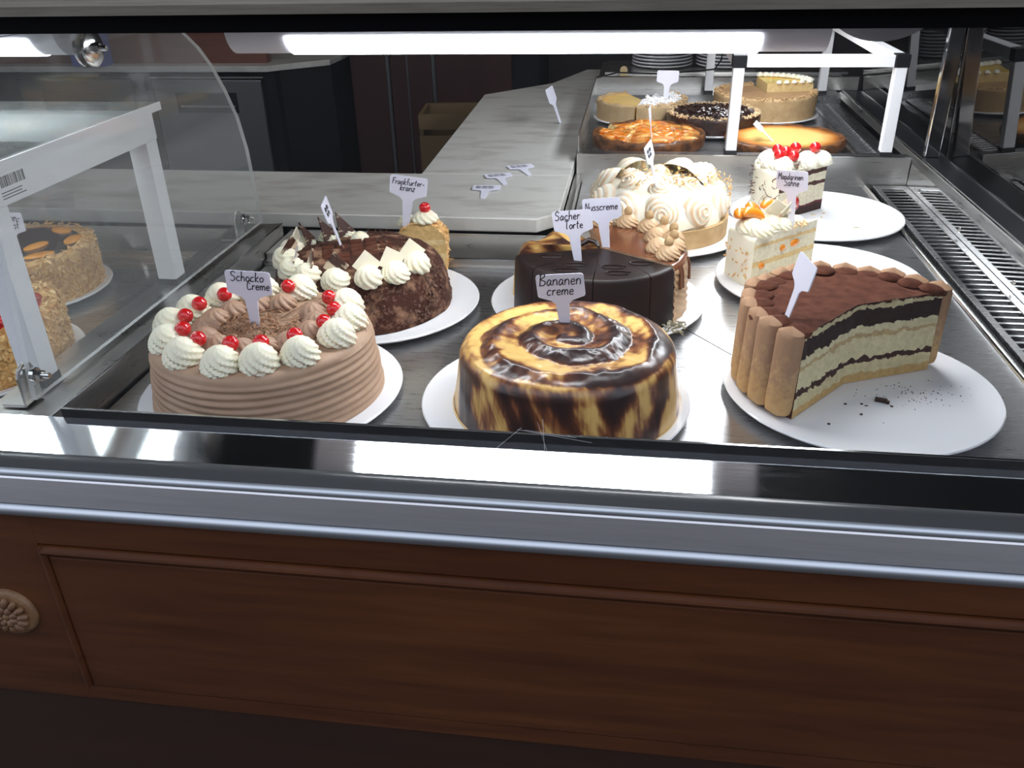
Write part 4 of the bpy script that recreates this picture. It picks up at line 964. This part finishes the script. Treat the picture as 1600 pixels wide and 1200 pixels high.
for a, r, z, q in ((213, .122, .099, .4), (208, .128, .096, .9), (203, .104, .100, 1.2), (205, .080, .101, .2), (199, .066, .1, 1.5)):
    link('mandarin_segment', sgm, ck, (r * math.cos(R_(a)), r * math.sin(R_(a)), z), (.3, .2, q), (1.25, 1.25, 1.2))
for a, r, z, q in ((212, .082, .104, .5), (207, .060, .102, 2.2), (214, .060, .100, 1.1)):
    part_label(link('white_chocolate_square', sqm, ck, (r * math.cos(R_(a)), r * math.sin(R_(a)), z), (.5, .6, q), (.9, .9, .9)), 'white chocolate square')
for r, z in ((.048, .050), (.075, .048), (.118, .030)):
    mb = blob(1, .75, 12, 7, 0); mb.v = [(x * (.0105 if r < .06 else .006), y * .0028, zz * (.0075 if r < .06 else .0065)) for x, y, zz in mb.v]; a = R_(223)
    part_label(obj('mandarin_piece', mb, 'mandarin', ck, (r * math.cos(a) + .0005, r * math.sin(a) - .0005, z), (0, 0, a), 60), 'orange mandarin piece in the cut face')
stuff(obj('almond_flakes', flakes([((x - .035, y - .033, z), n) for (x, y, z), n in ring_pts(40, 0, .018, (.077, .084))] + side_pts(26, .1385, .006, .06, 196, 223), (.004, .008), .0007), 'almond', ck))

# ---------------------------------------------------------------- left tray
ck = thing('orange_chocolate_cake', 'nut coated cake with dark glossy top and orange slices in the left tray', 'cake', (-.906, 1.104, PZ), 0)
obj('cake_body', sector([(0, .066), (.09, .066), (.101, .067), (.106, .064), (.1085, .056), (.109, .0004)], 0, 360, 72, [1, 0, 0, 0, 0], 0), ['krokant', 'choc_jelly'], ck, smooth=40)
stuff(obj('almond_flakes', flakes(side_pts(1100, .1088, .002, .066, -120, 90) + ring_pts(260, .093, .107, (.066, .071)), (.006, .012), .0008), 'almond', ck))
for a, r in ((-30, .075), (25, .08), (-75, .08), (70, .08), (0, .035)):
    mb = blob(1, 1, 16, 7, 0); mb.v = [(x * .022, y * .012, z * .0035) for x, y, z in mb.v]; a_ = R_(a)
    part_label(obj('orange_segment', mb, 'orange_slice', ck, (r * math.cos(a_), r * math.sin(a_), .0670), (0, 0, a_ + 1.4), 60), 'orange fruit segment')
ck = thing('red_jelly_cake', 'almond crusted cake with shiny red fruit jelly top in the left tray', 'cake', (-.812, .865, PZ))
plate(-.812, .865, 'white round plate under the red jelly topped cake in the left tray', .0003, plate_mesh(.128))
obj('cake_body', sector([(0, .062), (.09, .062), (.098, .066), (.108, .064), (.112, .055), (.1125, .0004)], 0, 360, 72, [1, 0, 0, 0, 0], 0), ['krokant', 'red_jelly'], ck, smooth=40)
stuff(obj('almond_flakes', flakes(side_pts(1300, .1122, .002, .064, -130, 80) + ring_pts(260, .094, .110, (.064, .071)), (.006, .013), .0008), 'almond', ck))
sb = blob(.010, .7).mesh('berry', 'red_jelly', 60)
for p, n in ring_pts(40, 0, .085, .063): link('berry', sb, ck, p, (0, 0, random.random() * 6))

# ---------------------------------------------------------------- tarts on the raised shelf
SZ = SF + .0001
def tart(name, label, x, y, R, h, top, crust, a0=0, a1=360, plt=None, rimh=.005, cut='tart_cut', dome=0, crumbs=None, rz=0, pr_=.12):
    t = thing(name, label, 'tart', (x, y, SZ + PZ), rz)
    pr = [(0, h - rimh + dome), (R * .5, h - rimh + dome * .7), (R - .014, h - rimh), (R - .010, h - .001), (R - .005, h), (R - .001, h - .003), (R, h - .008), (R - .003, .0004)]
    obj('tart_body', sector(pr, a0, a1, 72 if a1 - a0 > 200 else 36, [0, 0, 1, 1, 1, 1, 1], 2, .0008, lambda a, r, z, q: (r, z + (.0015 * math.sin(11 * a) + .001 * math.sin(23 * a + 1) if q in (3, 4) else 0)), 14, 8, False), [top, crust, cut], t, smooth=45)
    if crumbs:
        stuff(obj('crust_crumbs', flakes(ring_pts(crumbs[1], R - .014, R, (h - .003, h + .002), a0, a1), (.004, .008), .0022, wide=.8), crumbs[0], t))
    if plt: plate(x, y, plt, SZ + .0003, plate_mesh(pr_))
    return t
tart('cheesecake_part', 'pale cheesecake pieces in the back left corner of the raised shelf', .012, 2.240, .112, .046, 'cheese_pale', 'crust_tan', 112, 262, 'white plate under the two part tarts at the back left of the shelf', pr_=.118)
tt = tart('crumble_tart_part', 'sugar dusted crumble tart pieces beside the pale cheesecake', .014, 2.238, .112, .046, 'sugar', 'crust_tan', 263.5, 412, rimh=.003, crumbs=('nut_crumb', 120))
stuff(obj('crumble', flakes(ring_pts(150, .01, .096, (.044, .050), 275, 405), (.006, .012), .004, wide=.8), 'sugar', tt))
tart('tan_tart', 'deep tan custard tart with crumbly rim at the back right of the raised shelf', .318, 2.292, .126, .055, 'tan_filling', 'crust', 98, 372, 'white plate under the tan tart at the back right of the shelf', crumbs=('crumb_rim', 160), pr_=.134)
tt = tart('lemon_tart_part', 'bright yellow lemon tart piece standing behind the tan tart', .322, 2.298, .120, .074, 'lemon', 'crust', 14, 96, rimh=.004, crumbs=('ivory_cream', 90))
rl = rosette(.010, .011, 8, 1, .2).mesh('cream_rosette', 'ivory_cream', 50)
for i in range(11): link('cream_rosette', rl, tt, (.110 * math.cos(R_(17 + i * 7.6)), .110 * math.sin(R_(17 + i * 7.6)), .072))
for i in range(5): link('cream_rosette', rl, tt, ((.03 + .02 * i) * math.cos(R_(15)), (.03 + .02 * i) * math.sin(R_(15)), .069), (0, 0, i), (.8, .8, .8))
tt = tart('chocolate_nut_tart', 'dark chocolate nut tart with crumb rim in the middle of the raised shelf', .180, 2.108, .108, .040, 'nut_choc', 'nut_choc', crumbs=('nut_crumb', 420), plt='white plate under the dark chocolate nut tart', pr_=.106)
stuff(obj('nut_pieces', flakes(ring_pts(260, .01, .092, (.036, .040)), (.006, .012), .003, wide=.8), 'nut_choc', tt))
stuff(obj('sugar_dust', flakes([((x + .015, y - .015, z), n) for (x, y, z), n in ring_pts(90, 0, .055, (.040, .0425))], (.003, .007), .001, wide=.9), 'sugar', tt))
tt = tart('apricot_tart', 'shiny orange glazed fruit tart with dark rim at the front left of the shelf', .030, 1.944, .124, .027, 'apricot', 'burnt_rim', -205, 138, 'white plate under the orange glazed fruit tart', rimh=.004, pr_=.121)
am = []
for k in range(3):
    mb = blob(1, 1, 14, 7, 0); mb.v = [(x * (.020 + .003 * k), y * .012, z * .006) for x, y, z in mb.v]; am.append(mb.mesh('apricot_piece', 'apricot', 60))
for i, (p, n) in enumerate(ring_pts(46, .01, .100, .024, -200, 132)): link('apricot_piece', am[i % 3], tt, p, (random.uniform(-.2, .2), random.uniform(-.2, .2), random.random() * 6))
tart('baked_cheesecake', 'flat yellow cheesecake browned at the rim, front right of the shelf', .322, 1.948, .128, .019, 'cheese_bake', 'burnt_rim', plt='white plate under the browned yellow cheesecake', rimh=.0015, pr_=.124)

# ---------------------------------------------------------------- cake signs
GP = 'white plastic cake signs'
make_label((-.417, .838, .0835), -.03, R_(1), 'white sign reading Schocko Creme in the pale cake ringed with cherries', [('Schocko', -.021, .056, .0115), ('-', .0, .052, .006), ('Creme', -.003, .0465, .0108)], group=GP)
make_label((-.066, .867, .080), -.10, R_(-7), 'white sign reading Bananen creme in the swirled banana cake', [('Bananen', -.0235, .0555, .0135), ('creme', -.0165, .0440, .0125)], group=GP)
make_label((-.067, 1.077, PZ + hD), -.20, R_(-9), 'white sign reading Sacher Torte in the dark chocolate cake', [('Sacher', -.0235, .0560, .0120), ('Torte', -.0115, .0440, .0112)], group=GP)
make_label((-.032, 1.128, PZ + hD + .002), -.20, R_(-8), 'white sign half hidden behind the Sacher Torte sign', [('Nusscreme', -.0235, .0520, .0105)], group=GP)
make_label((-.337, 1.222, .086), .10, R_(8), 'white sign reading Frankfurter kranz in the almond slice', [('Frankfurter-', -.0235, .0555, .0088), ('kranz', -.012, .0470, .0095)], group=GP, bury=.012, size=1.05)
make_label((.230, 1.246, .098), -.80, R_(-8), 'white sign reading Mandarinen Sahne in the mandarin slice', [('Mandarinen', -.0235, .0555, .0092), ('Sahne', -.0135, .0465, .0105)], group=GP, bury=.012)
make_label((-.404, 1.112, .086), 1.78, R_(0), 'white sign seen from its edge in the chocolate flake cake', [('~~', -.018, .053, .016), ('~~', -.016, .046, .014)], lean=-.25, group=GP)
make_label((.038, 1.395, .104), 1.36, R_(-4), 'white sign seen from its edge in the meringue tart', [('~~', -.018, .053, .016), ('~~', -.016, .046, .014)], lean=-.25, group=GP)
make_label((.071, 2.215, SZ + PZ + .046), .1, R_(2), 'blank backed sign in the sugar dusted crumble tart', None, group=GP)
make_label((.036, 1.87, SZ + PZ + .024), 1.50, R_(0), 'thin sign seen edge on in the orange glazed tart', None, lean=-.12, group=GP)
make_label((.290, 1.90, SZ + PZ + .018), 1.30, R_(0), 'sign leaning far over in the browned yellow cheesecake', None, lean=-.85, group=GP, size=.8)
make_label((.168, .862, PZ + hT), 1.72, R_(0), 'sign seen from its edge leaning in the cocoa topped ladyfinger cake', None, lean=.22, group=GP)
make_label((-.862, 1.050, PZ + .067), -.05, R_(0), 'sign reading ren- and opf in the dark topped cake of the left tray', [('ren-', .002, .0560, .0120), ('opf', .003, .0450, .0115)], group=GP, bury=.01)
for (x, y, rz, lab) in ((-.268, 1.540, .05, 'sign lying nearest the front on the marble worktop'), (-.243, 1.632, .35, 'sign lying on the marble between two other loose signs'), (-.206, 1.705, .40, 'sign lying farthest back of the three loose on the marble')):
    make_label((x, y - .03, .0458), 0, 0, lab, [('~~~', -.021, .056, .013), ('~~~', -.021, .047, .013)], group='signs lying loose on the marble worktop', bury=.012, rot=(-PI / 2 + .02, 0, rz))
make_label((-.183, 2.16, .0458), 1.42, R_(0), 'folded white sign standing alone at the back of the marble worktop', None, lean=-.35, group=GP, bury=0, size=1.3)

# ---------------------------------------------------------------- kitchen behind
kc = thing('kitchen_counter', 'back counter with pale stone top and wooden upstand beyond the worktop', 'counter', (-1.9, 3.0, -.85))
obj('stone_top', B().prism([(-1.0, -.02), (.62, -.02), (.80, .14), (.80, .60), (-1.0, .60)], 'z', .895, .915), 'marble', kc, bevel=.002)
obj('wooden_upstand', B().box(-1.0, .60, .05, .09, .9152, 1.12), 'kitchen_wood', kc)
obj('carcass', B().prism([(-1.0, .06), (.60, .06), (.78, .2), (.78, .58), (-1.0, .58)], 'z', 0, .8945), 'black_plastic', kc)
def fridge(x0, x1, label):
    f = thing('undercounter_fridge', label, 'fridge', (x0, 3.0, -.85)); w = x1 - x0
    obj('body', B().box(-.01, w + .045, .012, .055, .10, .885), 'black_plastic', f)
    d = obj('door', B().box(0, w, -.012, .010, .14, .868), 'fridge_steel', f, bevel=.004)
    obj('handle_recess', B().box(w * .2, w * .76, -.0135, -.011, .755, .825), 'dark_steel', d, bevel=.012)
    obj('handle_bar', B().box(w * .24, w * .74, -.020, -.013, .776, .782), 'bright_steel', d)
    obj('top_strip', B().box(-.005, w + .01, -.014, .0, .874, .879), 'bright_steel', f)
fridge(-1.715, -1.305, 'steel undercounter fridge with recessed handle, right of the two')
fridge(-2.24, -1.80, 'steel undercounter fridge at the far left, partly behind the glass shelf')
wc = thing('tall_cabinet', 'dark reddish tall cabinet with narrow steel strips beyond the worktop', 'cabinet', (-.98, 3.30, -.85))
for i, (x0, x1) in enumerate(((-.09, .045), (.062, .22), (.235, .52))): obj('door', B().box(x0, x1, -.02, .0, .02, 1.2), 'red_panel', wc, bevel=.002)
obj('body', B().box(-.10, .62, .002, .35, 0, 1.22), 'black_plastic', wc)
for x in (.047, .222): obj('steel_strip', B().box(x, x + .012, -.024, .0, .02, 1.2), 'fridge_steel', wc)
obj('steel_strip', B().box(.125, .131, -.023, -.0205, .02, 1.2), 'fridge_steel', wc)
for k in range(3):
    cr = thing('storage_crate', ['lowest dim brown crate beside the tall cabinet', 'middle dim brown crate of the stack beside the tall cabinet', 'topmost dim brown crate of the stack beside the tall cabinet'][k], 'crate', (-.53, 2.78, -.85 + .235 * k + .12), .1, 'stack of brown crates')
    if k == 0:
        pass
    for (x0, x1, y0, y1, z0, z1, nm) in ((-.15, .15, -.1, .1, 0, .012, 'base'), (-.15, .15, -.1, -.088, .0122, .16, 'front_wall'), (-.15, .15, -.1, -.088, .18, .225, 'front_wall'), (-.15, .15, .088, .1, .0122, .225, 'back_wall'), (-.15, -.138, -.0878, .0878, .0122, .225, 'side_wall'), (.138, .15, -.0878, .0878, .0122, .225, 'side_wall')):
        obj(nm, B().box(x0, x1, y0, y1, z0, z1), 'crate', cr)
cs = thing('crate_stool', 'low dark base under the stack of brown crates', 'base', (-.53, 2.78, -.85), .1)
obj('board', B().box(-.16, .16, -.11, .11, .09, .118), 'black_plastic', cs)
for x in (-.15, .15):
    for y in (-.1, .1): obj('leg', B().box(x - .01, x + .01, y - .01, y + .01, 0, .09), 'black_plastic', cs)
o = obj('carton', B().box(-.06, .06, -.03, .03, 0, .13).box(-.045, .03, -.0305, -.030, .03, .09, 1), ['blue_box', 'label_plastic'], None, (-1.93, 3.0 + .0, .0655), (0, 0, .1), bevel=.002); tag(o, 'small blue carton on the back counter at the far left', 'box')
o = obj('carton', B().box(-.075, .075, -.03, .03, 0, .05).box(-.012, .012, -.0305, -.030, .015, .035, 1), ['red_box', 'label_plastic'], None, (-1.39, 3.07, .2705), bevel=.002); tag(o, 'small red carton on top of the wooden upstand', 'box')
sp_ = thing('serving_shelf', 'steel shelf behind the tarts carrying stacked plates', 'shelf', (.2, 2.92, .0665))
obj('shelf_board', B().box(-.30, .42, -.13, .13, 0, .006), 'wall_steel', sp_)
sp2 = plate_mesh(.095, .011)
for sx, nm in ((.075, 'left'), (.275, 'right')):
    for k in range(11):
        o = link('stacked_plate', sp2, None, (sx, 2.92, .0730 + .0098 * k)); tag(o, 'white plate in the %s stack behind the tarts' % nm, 'plate', 'white plates in the %s stack' % nm)
o = obj('price_tag', B().prism([(-.011, 0), (.011, 0), (.011, .022), (.008, .029), (0, .032), (-.008, .029), (-.011, .022)], 'y', -.002, .002), 'tan_tag', None, (-.042, 2.74, .0662)); tag(o, 'small tan rounded tag standing behind the pale cheesecake', 'tag')
